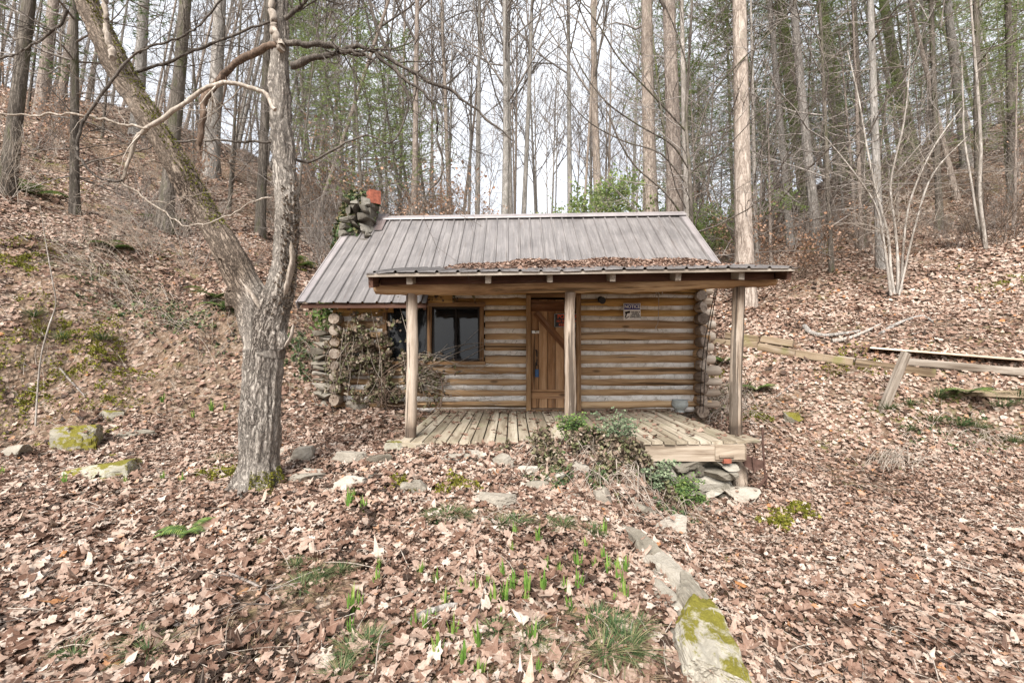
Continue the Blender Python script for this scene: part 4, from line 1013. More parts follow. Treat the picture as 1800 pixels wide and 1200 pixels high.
hm = MB(); hm.add(hv, hf, hg, htint, True); hm.build("trunk", M['bark_hero'], ht)
# bare heartwood where limbs tore off
def scar(pp_, r):
    mw = MB(); c = curve([P(x, y, d) for x, y, d in pp_], 18); rr = np.interp(np.linspace(0, 1, 18), [0, .2, .8, 1], [r * .2, r, r, r * .2]); tube(mw, c, rr, 8, True, .6, .15, True, (1, .45)); mw.build("bare_wood", M["twig_pale"], ht)
scar([(512, 425, 4.27), (514, 455, 4.26), (508, 490, 4.26), (500, 520, 4.26)], .045)
scar([(398, 455, 4.42), (420, 485, 4.36), (445, 520, 4.3), (458, 545, 4.27)], .028)
scar([(516, 570, 4.27), (512, 590, 4.24), (500, 610, 4.22)], .025)
# arching boughs
def bough(name, lst, D0, mat, sides=8, rough=.06, n=40, twigs=0, tw=(.2, .6), matched=None):
    mb = MB(); p = np.array([P(a[0], a[1], D0 + (a[3] if len(a) > 3 else 0)) for a in lst]); r = np.array([a[2] for a in lst]) * D0 / F / 2 * .80
    c = curve(p, n); rr = np.interp(np.linspace(0, 1, n), np.linspace(0, 1, len(r)), r) * (1 + .10 * rng.normal(0, 1, n))
    c += np.stack([fbm(np.arange(n) * .35, np.full(n, 3.1), 2) * .05, fbm(np.arange(n) * .3, np.full(n, 9.1), 2) * .06, fbm(np.arange(n) * .6, np.full(n, 5.3), 3) * .07], -1)
    tube(mb, c, rr, sides, True, .5, rough)
    for k in range(twigs):
        i = rnd.randint(n // 6, n - 2); d = nrm(c[i + 1] - c[i]); side = nrm(np.cross(d, rng.normal(0, 1, 3)))
        twig(mb, c[i], nrm(d * .7 + side + [0, 0, -.15]), rnd.uniform(*tw), max(.0022, rr[i] * .42), 2)
    return mb.build(name, M[mat], ht)
def twig(mb, p, d, L, r, lev, sides=4, up=.0):
    n = 5; q = [np.asarray(p, float)]; d = np.asarray(d, float)
    for k in range(n - 1):
        d = nrm(d + rng.normal(0, .16, 3) + [0, 0, up]); q.append(q[-1] + d * L / (n - 1))
    q = np.array(q); tube(mb, q, np.linspace(r, r * .35, n), sides, False, .5, 0)
    if lev > 0:
        for k in range(rnd.randint(2, 4)):
            i = rnd.randint(1, n - 1); s = nrm(np.cross(d, rng.normal(0, 1, 3))); twig(mb, q[i], nrm(d + s * .9), L * rnd.uniform(.4, .65), r * .6, lev - 1, sides, up)
bough("bough", [(494, 78, 17), (460, 85, 15), (420, 110, 14), (385, 145, 14), (362, 175, 16, -.05), (355, 215, 12, -.1), (350, 255, 9, -.1), (353, 273, 3, -.1)], 4.35, 'twig_red', twigs=2)
bough("bough", [(500, 75, 15), (540, 78, 13), (585, 82, 12), (605, 92, 9, -.1), (640, 95, 8, -.15), (662, 110, 3, -.2)], 4.35, 'twig_dark', twigs=3)
bough("bough", [(512, 118, 17), (545, 103, 13), (600, 90, 11), (640, 85, 10), (690, 108, 9), (740, 136, 8), (790, 160, 7), (830, 186, 6), (860, 212, 5), (902, 246, 3)], 4.3, 'twig_dark', twigs=14)
bough("bough", [(660, 95, 8), (700, 130, 7), (740, 160, 6), (765, 190, 5), (770, 240, 5), (778, 300, 4), (755, 335, 3), (735, 375, 2)], 4.3, 'twig_dark', twigs=12)
bough("bough", [(484, 195, 8), (465, 165, 9), (430, 150, 9), (385, 150, 9), (350, 165, 10), (310, 195, 10), (262, 225, 10), (240, 240, 10, .0), (230, 275, 8), (215, 318, 6)], 4.1, 'twig_pale', twigs=8)
bough("bough", [(262, 226, 6), (200, 215, 5), (140, 203, 5), (60, 202, 4), (-20, 198, 3)], 4.1, 'twig_pale', twigs=6)
bough("bough", [(216, 318, 5), (180, 315, 4), (150, 290, 5), (137, 260, 6), (150, 215, 6), (190, 150, 6), (225, 105, 5), (262, 82, 4)], 4.05, 'twig_dark', twigs=5)
bough("bough", [(214, 320, 4), (250, 345, 4), (300, 380, 3), (330, 398, 3), (390, 385, 3), (440, 355, 3), (480, 345, 3)], 4.1, 'twig_pale', twigs=7)
bough("bough", [(500, 262, 7), (530, 285, 6), (580, 268, 5), (640, 240, 5), (690, 250, 4), (718, 190, 5), (700, 130, 6), (665, 50, 7), (640, -30, 8)], 4.6, 'twig_dark', twigs=14)
bough("bough", [(478, 250, 5), (400, 248, 5), (320, 250, 4), (250, 262, 3), (140, 290, 3)], 4.6, 'twig_dark', twigs=8)
bough("bough", [(496, 85, 18), (485, 60, 16), (478, 0, 15), (470, -120, 12)], 4.3, 'twig_pale')
bough("bough", [(200, 105, 13), (190, 60, 12), (185, -10, 12), (170, -120, 9)], 4.45, 'twig_pale')
bough("bough", [(500, 35, 9), (560, -20, 9), (640, -90, 7), (760, -120, 5)], 4.3, 'twig_dark', twigs=16, tw=(.4, 1.0))
bough("bough", [(230, 130, 7), (320, 100, 6), (420, 60, 5), (520, 20, 4), (600, -30, 3)], 4.9, 'twig_dark', twigs=14, tw=(.3, .8))
bough("bough", [(235, 95, 6), (260, 85, 5), (330, 60, 4), (400, -10, 4)], 4.8, 'twig_dark', twigs=10, tw=(.3, .8))
bough("bough", [(120, 20, 6), (90, 60, 5), (40, 90, 4), (-30, 110, 4)], 4.7, 'twig_dark', twigs=12, tw=(.3, .8))
iv = MB(); dk_ = MB()
ax_ = hv[:, 0] - np.interp(hv[:, 2], c1[:, 2], c1[:, 0]); gz_b = float(trunk[1][2])
def tufts(mb, idx, n, s0, s1, tlo, thi, out=.8):
    for i in idx[rng.integers(0, len(idx), n)]:
        q = hv[i]; nn_ = hn[i].astype(float); s_ = rnd.uniform(s0, s1); w = nrm(np.cross(nn_, rng.normal(0, 1, 3))) * s_ * .5
        mb.add([q - w, q + w, q + nrm(nn_ * out + rng.normal(0, .5, 3)) * s_ * 1.6], [[0, 1, 2]], None, rnd.uniform(tlo, thi))
m_ = np.nonzero((hv[:, 2] < gz_b + .10 + ax_ * .45 + fbm(hv[:, 0] * 14, hv[:, 2] * 9, 3) * .3) & (ax_ > .02) & (hn[:, 1] < .4))[0]; tufts(iv, m_, 3000, .007, .017, .1, .9)
m_ = np.nonzero((hv[:, 2] > 2.2) & (hv[:, 0] < trunk[6][0] - .5) & (hn[:, 0] > .2) & (hn[:, 2] > .1))[0]; tufts(iv, m_, 3500, .008, .018, .0, .6)
fade = np.exp(-((hv[:, 2] - 2.0) / .55) ** 2); m_ = np.nonzero((fade > rng.random(len(hv)) * .9 + .1) & (ax_ > .01) & (ax_ < .17) & (hn[:, 1] < .1) & (hv[:, 2] > 1.35) & (hv[:, 0] > -2.5))[0]
if len(m_): tufts(dk_, m_, 650, .012, .026, .0, .6, 1.0)
if dk_.n: dk_.build("dead_ivy", M['leaf_dead_ivy'], ht)
iv.build("bark_moss", M['moss'], ht)

# ------------------------------------------------------------------ forest trees
def branch_set(mb, p, d, L, r, lev, up, nsub, spread, sides=3, leaf=None, lm=None):
    n = 6 if lev > 1 else 4; q = [np.asarray(p, float)]; d = np.asarray(d, float)
    for k in range(n - 1):
        d = nrm(d + rng.normal(0, .13, 3) + [0, 0, up]); q.append(q[-1] + d * L / (n - 1))
    q = np.array(q); tube(mb, q, np.linspace(r, max(r * .3, .003), n), sides if lev > 1 else 3, False, .5, 0)
    if lev > 0:
        for k in range(nsub if lev > 1 else max(2, nsub - 2)):
            f = rnd.uniform(.2, .98); i = min(int(f * (n - 1)), n - 2); b = q[i] + (q[i + 1] - q[i]) * (f * (n - 1) - i)
            s = nrm(np.cross(d, rng.normal(0, 1, 3))); branch_set(mb, b, nrm(d + s * spread), L * rnd.uniform(.3, .55) * (1.2 - f * .5), r * .5, lev - 1, up, nsub, spread, sides, leaf, lm)
def needle_spray(lm, p, d, L, nb, s):
    """a flat spray of needles along a twig"""
    side = nrm(np.cross(d, [0, 0, 1])); N = nb
    u = rng.random(N)[:, None]; sg = np.where(rng.random(N) < .5, -1, 1)[:, None]
    b = p + d * L * u; dirn = d * rng.uniform(.3, .9, (N, 1)) + side * sg * rng.uniform(.5, 1.1, (N, 1)) + rng.normal(0, .35, (N, 3))
    dirn /= np.linalg.norm(dirn, axis=1, keepdims=True); ln = s * rng.uniform(.6, 1.3, (N, 1)); w = np.cross(dirn, rng.normal(0, 1, (N, 3))); w /= np.linalg.norm(w, axis=1, keepdims=True); w *= ln * .10
    v = np.stack([b - w, b + w, b + dirn * ln], 1).reshape(-1, 3); lm.add(v, np.arange(3 * N).reshape(-1, 3), np.zeros((3 * N, 3)), np.repeat(rng.random(N), 3), False)

PROTO = {}
def make_proto(name, seed, H, r0, kind):
    global rnd, rng
    rnd, rng = random.Random(seed), np.random.default_rng(seed)
    tm, cm, fm = MB(), MB(), None
    n = 22; z = np.linspace(-.5, H, n); wob = (.012 if kind != 'sapling' else .03) * H
    x = (fbm(z * .12 + seed, z * 0 + 2.2, 2)) * wob; y = fbm(z * .12 + seed, z * 0 + 8.2, 2) * wob; x -= x[0]; y -= y[0]
    rad = r0 * (1 - .80 * np.clip(z / H, 0, 1) ** .9); rad[0] *= 1.45; rad[1] *= 1.12
    ax = np.stack([x, y, z], -1); tube(tm, ax, rad, 12, False, .5, .05)
    at = lambda h: np.array([np.interp(h, z, x), np.interp(h, z, y), h])
    if kind == 'bare':
        cs = rnd.uniform(.30, .48)
        for k in range(24):
            h = H * (cs + (.985 - cs) * (k / 23) ** .85) + rnd.uniform(-.3, .3); h = min(h, H * .985); a = k * 2.4 + rnd.uniform(-.4, .4); el = rnd.uniform(.6, 1.15)
            d = np.array([math.cos(a) * math.cos(el), math.sin(a) * math.cos(el), math.sin(el)]); L = (H - h) * .42 + 1.1
            branch_set(cm, at(h), d, L, max(.018, np.interp(h, z, rad) * .42), 2, .07, 5, .75)
        for k in range(7):
            h = H * rnd.uniform(.12, cs); a = rnd.random() * 7; branch_set(cm, at(h), [math.cos(a), math.sin(a), .25], rnd.uniform(.5, 1.8), .014, 1, .02, 4, .8)
    elif kind == 'twiggy':     # understory tree, branches from low down
        for k in range(34):
            h = H * (.10 + .88 * (k / 33)); a = k * 2.4 + rnd.uniform(-.4, .4); el = rnd.uniform(.1, .75)
            d = np.array([math.cos(a) * math.cos(el), math.sin(a) * math.cos(el), math.sin(el)]); L = (H - h) * .35 + .7
            branch_set(cm, at(h), d, L, max(.009, np.interp(h, z, rad) * .4), 2, .05, 5, .8)
    elif kind in ('pine', 'hemlock'):
        fm = MB(); h = H * .07; k = 0
        while h < H * .98:
            live = h > H * (.42 if kind == 'pine' else .22) ; nb = rnd.randint(3, 4)
            for j in range(nb):
                a = j * 6.28 / nb + k * .9 + rnd.uniform(-.3, .3); L = ((H - h) * .24 + .5) * rnd.uniform(.7, 1.15) if live else rnd.uniform(.7, 2.1)
                el = rnd.uniform(-.15, .2) if not live else rnd.uniform(-.1, .35)
                d = np.array([math.cos(a) * math.cos(el), math.sin(a) * math.cos(el), math.sin(el)]); r_ = max(.009, min(.04, L * .013)); p = at(h)
                m = 5; q = [p]; dd = d.copy()
                for i in range(m): dd = nrm(dd + rng.normal(0, .10, 3) + [0, 0, .02 if live else -.03]); q.append(q[-1] + dd * L / m)
                q = np.array(q); tube(cm, q, np.linspace(r_, .004, m + 1), 3, False, .5, 0)
                for i in range(1, m + 1):
                    for sgn in (-1, 1):
                        if not live and rnd.random() < .45: continue
                        sd3 = nrm(np.cross(dd, [0, 0, 1])) * sgn; ts = nrm(dd * .8 + sd3 + rng.normal(0, .2, 3)); tl = L * rnd.uniform(.12, .32)
                        tube(cm, np.array([q[i], q[i] + ts * tl * .5 + [0, 0, .01], q[i] + ts * tl]), [r_ * .4, .004, .003], 3, False, .5, 0)
                        if live and rnd.random() < .8: needle_spray(fm, q[i] + ts * tl * .15, ts, tl * .95, 22 if kind == 'pine' else 26, .15 if kind == 'pine' else .10)
            h += rnd.uniform(.45, .75) if not live else rnd.uniform(.38, .6); k += 1
    PROTO[name] = (tm, cm, fm, kind, r0, H)
def instance_meshes(name):
    tm, cm, fm, kind, r0, H = PROTO[name]
    return (tm.mesh(name + "_trunk", M['bark_grey']), cm.mesh(name + "_branches", M['twig']), fm.mesh(name + "_needles", M['needle']) if fm else None)
for nm, sd, H, r0, kd in [("bare_a", 11, 24, .22, 'bare'), ("bare_b", 12, 26, .22, 'bare'), ("bare_c", 13, 22, .20, 'bare'), ("bare_d", 14, 25, .2, 'bare'), ("bare_e", 15, 21, .2, 'bare'),
                          ("under_a", 21, 9, .055, 'twiggy'), ("under_b", 22, 7.5, .05, 'twiggy'), ("under_c", 23, 11, .07, 'twiggy'),
                          ("pine_a", 31, 24, .2, 'pine'), ("pine_b", 32, 22, .2, 'pine'), ("pine_c", 33, 23, .2, 'pine'), ("hem_a", 41, 13, .10, 'hemlock'), ("hem_b", 42, 11, .09, 'hemlock')]:
    make_proto(nm, sd, H, r0, kd)
rnd, rng = random.Random(99), np.random.default_rng(99)
MESH = {k: instance_meshes(k) for k in PROTO}
def place_tree(proto, base, top=None, rad=None, hs=1.0, rz=None, bark='bark_grey', twigm='twig', need='needle', label="", cat="tree", group=None, name=None, zoff=-.05):
    """one tree: an Empty at its foot, trunk + crown (+ foliage) as parts; top = a point the trunk leans through"""
    tm, cm, fm = MESH[proto]; kd, r0, H = PROTO[proto][3:]
    e = empty(name or {'bare': 'bare_tree', 'twiggy': 'sapling', 'pine': 'pine_tree', 'hemlock': 'hemlock_tree'}[kd], (base[0], base[1], base[2] + zoff))
    rz = rnd.uniform(0, 6.28) if rz is None else rz
    q = Quaternion((0, 0, 1), rz)
    if top is not None:
        d = Vector([float(x) for x in (np.asarray(top) - np.asarray(base))]).normalized(); q = Vector((0, 0, 1)).rotation_difference(d) @ q
    e.rotation_mode = 'QUATERNION'; e.rotation_quaternion = q
    sx = (rad / r0) if rad else 1.0; e.scale = (1, 1, 1)
    for nm_, me, mt in (("trunk", tm, bark), ("crown", cm, twigm), ("foliage", fm, need)):
        if me is None: continue
        o = bpy.data.objects.new(nm_, me); scene.collection.objects.link(o); o.parent = e; set_mat(o, M[mt])
        o.scale = (sx, sx, hs) if nm_ == "trunk" else (hs, hs, hs)
    tag(e, label, cat, group); return e

# (proto, foot px, distance, px at the picture's top, width px at mid height, bark, label)
KEY = [
 ("bare_a", 1310, 12.0, 1297, 31, 'bark_tan', "thick pale tan trunk standing just behind the porch's right post"),
 ("bare_b", 1150, 17.0, 1141, 26, 'bark_tan', "straight pale trunk behind the ridge, left of the thick brown one"),
 ("bare_c", 1190, 14.5, 1172, 30, 'bark_brown', "thick brown trunk behind the right end of the ridge"),
 ("under_c", 1212, 12.8, 1205, 15, 'bark_pale', "pale slim tree with dark arching boughs at the right end of the roof ridge"),
 ("bare_d", 886, 22, 885, 13, 'bark_grey', "straight grey trunk above the middle of the ridge, thickest of that row"),
 ("bare_e", 838, 24, 842, 9, 'bark_grey', "slim grey trunk above the window end of the ridge"),
 ("bare_a", 917, 24, 936, 9, 'bark_grey', "slim grey trunk leaning right above the middle of the ridge"),
 ("bare_b", 900, 27, 893, 7, 'bark_grey', "thin trunk between the straight and the right-leaning grey trunks"),
 ("bare_c", 792, 26, 776, 8, 'bark_tan', "thin tan trunk right of the pine boughs above the chimney"),
 ("bare_e", 726, 17, 731, 12, 'bark_brown', "brown trunk rising through the pine boughs right of the chimney"),
 ("bare_d", 1056, 24, 1046, 15, 'bark_tan', "pale trunk with green brush at its foot, above the porch door"),
 ("bare_b", 1002, 27, 998, 9, 'bark_grey', "grey trunk with a wide fan of twigs, right of the ridge's middle"),
 ("bare_a", 10, 10.5, 50, 28, 'bark_dark', "dark trunk leaning right at the far left edge"),
 ("hem_a", 132, 11.5, 128, 18, 'bark_dark', "dark slim trunk on the bank left of the leaning limb"),
 ("bare_c", 288, 12.5, 328, 26, 'bark_dark', "dark trunk seen through the gap between the forked tree's limbs"),
 ("bare_e", 457, 15, 470, 17, 'bark_dark', "dark trunk hugging the left side of the forked tree's upright limb"),
 ("bare_b", 370, 19, 382, 26, 'bark_grey', "broad grey trunk far back between the forked tree's two limbs"),
 ("bare_d", 70, 17, 90, 22, 'bark_brown', "brown trunk second from the far left edge"),
 ("bare_a", 240, 20, 252, 22, 'bark_grey', "grey trunk just above the leaning limb on the left bank"),
 ("pine_a", 1437, 15.5, 1396, 17, 'bark_grey', "grey trunk with a mossy foot, right of the thick tan trunk"),
 ("pine_b", 1425, 21, 1372, 29, 'bark_moss', "thick green-mossed trunk leaning left above the right bank"),
 ("bare_c", 1482, 24, 1448, 26, 'bark_moss', "green-mossed trunk beyond the leaning mossy one"),
 ("pine_c", 1549, 12.2, 1530, 15, 'bark_grey', "dark-scarred slim trunk directly behind the pale sapling clump"),
 ("pine_a", 1518, 16, 1500, 13, 'bark_dark', "slim dark trunk left of the pale sapling clump, higher up the slope"),
 ("pine_b", 1390, 17, 1352, 12, 'bark_grey', "thin trunk leaning left between the tan and the mossy-footed trunks"),
 ("bare_e", 1700, 21, 1666, 20, 'bark_grey', "grey trunk leaning left high on the right slope"),
 ("pine_c", 1723, 15.5, 1716, 15, 'bark_dark', "straight dark trunk beside the thin bent pale tree on the right"),
 ("pine_a", 1778, 17, 1770, 16, 'bark_dark', "dark trunk nearest the right edge of the wood"),
 ("pine_b", 1652, 17, 1637, 12, 'bark_dark', "slim dark trunk mid-slope on the right, with dead level branches"),
 ("bare_d", 1605, 24, 1560, 24, 'bark_moss', "wide greenish trunk far up the right slope behind the sapling clump"),
 ("under_b", 1292, 13.0, 1330, 8, 'bark_dark', "thin dark sapling just right of the ridge end, leaning right"),
 ("under_a", 1330, 14.2, 1318, 9, 'bark_pale', "thin pale mottled sapling touching the thick tan trunk's right side"),
 ("under_c", 1462, 13.0, 1440, 9, 'bark_dark', "short leaning sapling low on the right bank"),
]
def skyline_hit(px, D): return P(px, 0, D)
for i, (pr_n, fx, D, tx, wpx, bk_, lab) in enumerate(KEY):
    x = (fx - 900) * D / F; zb = gz(x, D); base = np.array([x, D, zb]); top = P(tx, 0, D)
    place_tree(pr_n, base, top, rad=wpx * D / F / 2 * 1.15 / math.hypot(1, (fx - 900) / F), hs=rnd.uniform(.95, 1.1) if pr_n[:3] in ('bar', 'pin') else rnd.uniform(1.0, 1.3), bark=bk_,
               twigm='twig', need='needle_dk' if pr_n[:3] == 'hem' else 'needle', label=lab)

def far_tree_spots(n, y0, y1, cond, mind):
    out = []; tries = 0
    while len(out) < n and tries < 20000:
        tries += 1; y = y0 + (y1 - y0) * rnd.random() ** .8; t = rnd.uniform(-1.2, 1.2)
        if not cond(t, y): continue
        x = t * y
        if any((x - a) ** 2 + (y - b) ** 2 < mind ** 2 for a, b in out): continue
        out.append((x, y))
    return out
used_px = [k[1] for k in KEY]
# the forest up the hollow and on both slopes
for x, y in far_tree_spots(66, 22, 62, lambda t, y: abs(t) < .42, 1.0):
    pr_n = rnd.choice(["bare_a", "bare_b", "bare_c", "bare_d", "bare_e"]); b = np.array([x, y, gz(x, y)])
    place_tree(pr_n, b, b + [rnd.gauss(0, .05) * 10, rnd.gauss(0, .03) * 10, 10], rad=rnd.uniform(.06, .15), hs=rnd.uniform(.65, 1.05), bark=rnd.choice(['bark_grey', 'bark_grey', 'bark_tan', 'bark_tan']),
               label="bare grey forest tree far up the hollow behind the cabin roof", group="bare trees far up the hollow")
for x, y in far_tree_spots(48, 17, 52, lambda t, y: t < -.38, 1.3):
    pr_n = rnd.choice(["bare_a", "bare_b", "bare_c", "bare_d", "bare_e"]); b = np.array([x, y, gz(x, y)])
    place_tree(pr_n, b, b + [rnd.gauss(0.2, .06) * 10, 0, 10], rad=rnd.uniform(.06, .16), hs=rnd.uniform(.7, 1.0), bark=rnd.choice(['bark_grey', 'bark_grey', 'bark_brown', 'bark_tan']),
               label="bare forest tree up the left slope behind the forked tree", group="bare trees on the left slope")
for x, y in far_tree_spots(22, 18, 52, lambda t, y: t > .36, 1.4):
    pr_n = rnd.choice(["bare_a", "bare_c", "bare_d", "bare_e"]); b = np.array([x, y, gz(x, y)])
    place_tree(pr_n, b, b + [rnd.gauss(-.25, .06) * 10, 0, 10], rad=rnd.uniform(.06, .17), hs=rnd.uniform(.7, 1.0), bark=rnd.choice(['bark_grey', 'bark_moss', 'bark_brown', 'bark_tan']),
               label="bare forest tree up the right slope among the pines", group="bare trees on the right slope")
for x, y in far_tree_spots(19, 17, 36, lambda t, y: t > .30, 1.8):
    pr_n = rnd.choice(["pine_a", "pine_b", "pine_c", "hem_a", "hem_b"]); b = np.array([x, y, gz(x, y)])
    place_tree(pr_n, b, b + [rnd.gauss(-.1, .05) * 10, 0, 10], rad=rnd.uniform(.07, .13) if pr_n[0] == 'p' else .06, hs=rnd.uniform(.55, .85), bark=rnd.choice(['bark_moss', 'bark_grey', 'bark_moss']),
               label="green-needled pine with dead lower branches on the right slope", group="pines on the right slope")
for x, y in far_tree_spots(11, 15, 26, lambda t, y: -.46 < t < -.16, 1.4):
    pr_n = rnd.choice(["hem_a", "hem_a", "hem_b"]); b = np.array([x, y, gz(x, y)])
    place_tree(pr_n, b, b + [rnd.gauss(-.1, .05) * 10, 0, 10], rad=.09, hs=rnd.uniform(.7, .95), bark='bark_dark', need='needle',
               label="green pine standing left of the valley behind the chimney", group="pines behind the chimney")
for x, y in far_tree_spots(30, 13, 30, lambda t, y: t < -.36, 1.2):
    b = np.array([x, y, gz(x, y)]); place_tree(rnd.choice(["under_a", "under_b", "under_c"]), b, b + [rnd.gauss(0, .1) * 10, 0, 10], hs=rnd.uniform(.6, 1.1), bark='bark_dark', label="thin twiggy understory sapling on the left slope", group="saplings on the left slope")
for x, y in far_tree_spots(34, 13, 30, lambda t, y: t > .36, 1.2):
    b = np.array([x, y, gz(x, y)]); place_tree(rnd.choice(["under_a", "under_b", "under_c"]), b, b + [rnd.gauss(0, .1) * 10, 0, 10], hs=rnd.uniform(.5, 1.0), bark='bark_brown', label="thin twiggy understory sapling on the right slope", group="saplings on the right slope")

for x, y in far_tree_spots(30, 15, 32, lambda t, y: .28 < t < 1.15, 1.1):
    b = np.array([x, y, gz(x, y)]); place_tree(rnd.choice(["hem_a", "hem_b"]), b, b + [rnd.gauss(0, .06) * 10, 0, 10], rad=.05, hs=rnd.uniform(.55, 1.0), bark='bark_brown', need='needle',
               label="small green hemlock with soft low foliage under the right slope's pines", group="small hemlocks on the right slope")
# thicket shrubs behind the cabin
def make_shrub(seed, lf_=0, H=3.0):
    global rnd, rng
    rnd, rng = random.Random(seed), np.random.default_rng(seed); cm, fm = MB(), MB()
    for k in range(11):
        a = rnd.random() * 6.28; el = rnd.uniform(.8, 1.4); d = [math.cos(a) * math.cos(el), math.sin(a) * math.cos(el), math.sin(el)]
        branch_set(cm, [rnd.uniform(-.4, .4), rnd.uniform(-.4, .4), -.15], d, H * rnd.uniform(.6, 1.1), .013, 2, .02, 7, .7)
    if lf_:
        V = np.concatenate(cm.v); k = rng.integers(0, len(V), lf_); p = V[k] + rng.normal(0, .06, (lf_, 3)); p = p[p[:, 2] > H * .25]
        scatter_leaves(fm, p, rng.normal(0, 1, (len(p), 3)) , rng.uniform(.03, .055, len(p)), rng.random(len(p)), 3, .5)
    return cm.mesh("shrub_twigs", M['twig']), (fm.mesh("shrub_leaves", M['beech']) if lf_ else None)
SHR = [make_shrub(51), make_shrub(52, 700), make_shrub(53, 1500, 3.4), make_shrub(54, 0, 2.4), make_shrub(55, 5200, 3.0)]
rnd, rng = random.Random(123), np.random.default_rng(123)
def place_shrub(i, b, s, twm, lfm, label, group, name="shrub"):
    e = empty(name, (b[0], b[1], b[2]), rnd.random() * 6); e.scale = (s, s, s)
    a, l = SHR[i]; o = bpy.data.objects.new("stems", a); scene.collection.objects.link(o); o.parent = e; set_mat(o, M[twm])
    if l: o = bpy.data.objects.new("foliage", l); scene.collection.objects.link(o); o.parent = e; set_mat(o, M[lfm])
    tag(e, label, "shrub", group)
for k in range(38):
    y = rnd.uniform(13.5, 24); x = rnd.uniform(-.44, -.04) * y; place_shrub(rnd.choice([0, 1, 1, 3, 2]), (x, y, gz(x, y)), rnd.uniform(.8, 1.4), rnd.choice(['twig', 'twig_pale', 'twig']), 'beech', "twiggy shrub with pinkish dead leaves behind the chimney end of the roof", "thicket behind the cabin's left end")
for k in range(16):
    y = rnd.uniform(14, 24); x = rnd.uniform(-.02, .42) * y; place_shrub(rnd.choice([0, 3, 1]), (x, y, gz(x, y)), rnd.uniform(.6, 1.0), 'twig', 'needle', "twiggy shrub behind the right half of the roof", "thicket behind the cabin's right end")
for k in range(26):
    y = rnd.uniform(11.5, 26); x = rnd.uniform(.44, 1.2) * y; place_shrub(rnd.choice([0, 3, 3, 1]), (x, y, gz(x, y)), rnd.uniform(.35, .9), rnd.choice(['twig', 'twig_red']), 'beech', "bare twiggy brush on the right slope", "brush on the right slope")
for k in range(28):
    y = rnd.uniform(9.5, 24); x = rnd.uniform(-1.2, -.5) * y; place_shrub(rnd.choice([0, 3, 3, 1]), (x, y, gz(x, y)), rnd.uniform(.3, .85), rnd.choice(['twig', 'twig_pale']), 'beech', "bare twiggy brush on the left slope", "brush on the left slope")
for lab, px_, D, s in (("yellow-green evergreen bush at the foot of the pale trunk above the door", 1045, 20, 1.5), ("bright green bush just left of the two thick trunks behind the ridge", 1110, 18.5, 1.35), ("green bush behind the right end of the ridge", 1250, 16, 1.1)):
    x = (px_ - 900) * D / F; place_shrub(4, (x, D, gz(x, D)), s, 'twig', 'needle', lab, None, "evergreen_bush")

# pale multi-stem sapling clump and the thin bent tree on the right bank
def stems(name, foot, D, stem_list, mat, label, cat="tree", nt=10, tw=(.3, 1.0), lev=2):
    x = (foot[0] - 900) * D / F; z = gz(x, D); e = empty(name, (x, D, z)); tag(e, label, cat)
    o0 = np.array([x, D, z]); sh_ = np.array([0, 0, z - P(foot[0], foot[1], D)[2]])
    for j, st in enumerate(stem_list):
        tm, cm = MB(), MB(); p = np.array([P(a, b, D + d) for a, b, w, d in st]) + sh_ * np.linspace(1, 0, len(st))[:, None]; p[0, 2] -= .05
        r = np.array([w for a, b, w, d in st]) * D / F / 2 * .62; n = 30; c = curve(p, n); rr = np.interp(np.linspace(0, 1, n), np.linspace(0, 1, len(r)), r)
        tube(tm, c, rr, 8, False, .5, .05)
        for k in range(nt):
            i = rnd.randint(n // 4, n - 2); d = nrm(c[i + 1] - c[i]); sdv = nrm(np.cross(d, rng.normal(0, 1, 3))); twig(cm, c[i], nrm(d * .6 + sdv), rnd.uniform(*tw), max(.003, rr[i] * .4), lev, 3, .03)
        tm.build("trunk", M[mat], e); 
        if nt: cm.build("crown", M['twig_pale' if 'pale' in mat else 'twig'], e)
    return e
stems("sapling_clump", (1574, 470), 10.6, [
 [(1572, 470, 9, 0), (1566, 440, 8, 0), (1560, 380, 7, 0), (1542, 320, 6, .1), (1525, 250, 5, .2), (1510, 170, 4, .3), (1490, 90, 3, .3)],
 [(1578, 470, 8, 0), (1578, 420, 7, 0), (1572, 360, 6, 0), (1566, 300, 5, 0), (1590, 200, 4, -.2), (1600, 100, 3, -.3)],
 [(1584, 466, 7, .1), (1588, 400, 6, .1), (1600, 330, 5, .2), (1640, 250, 4, .3), (1690, 190, 3, .5)],
 [(1566, 468, 7, -.1), (1555, 400, 6, -.1), (1540, 340, 5, -.2), (1500, 290, 4, -.3), (1450, 240, 2, -.3)],
 [(1580, 470, 6, -.1), (1610, 360, 5, -.2), (1640, 290, 4, -.3), (1700, 240, 2, -.3)]], 'bark_pale', "pale many-stemmed sapling clump spreading on the right bank", nt=20, tw=(.3, 1.2))
stems("bent_sapling", (1734, 432), 12.5, [
 [(1734, 432, 11, 0), (1728, 390, 9, 0), (1722, 330, 8, 0), (1724, 250, 8, 0), (1718, 150, 7, 0), (1712, 80, 6, 0), (1706, 0, 5, 0), (1700, -90, 4, 0)],
 [(1733, 430, 7, .1), (1718, 380, 6, .1), (1708, 320, 6, .1), (1695, 240, 5, .1), (1693, 180, 4, .1), (1690, 100, 3, .1)]], 'bark_pale', "thin pale bent tree with twin stems on the right slope", nt=5)
stems("leaning_sapling", (68, 668), 6.2, [[(62, 668, 5, 0), (66, 620, 4.5, 0), (72, 570, 4, 0), (85, 530, 4, 0), (98, 500, 3.5, .1), (92, 470, 3, .1), (78, 400, 2, .2), (70, 360, 1.5, .2)]], 'bark_pale', "thin crooked pale sapling at the foot of the left bank", nt=6, tw=(.15, .5), lev=1)
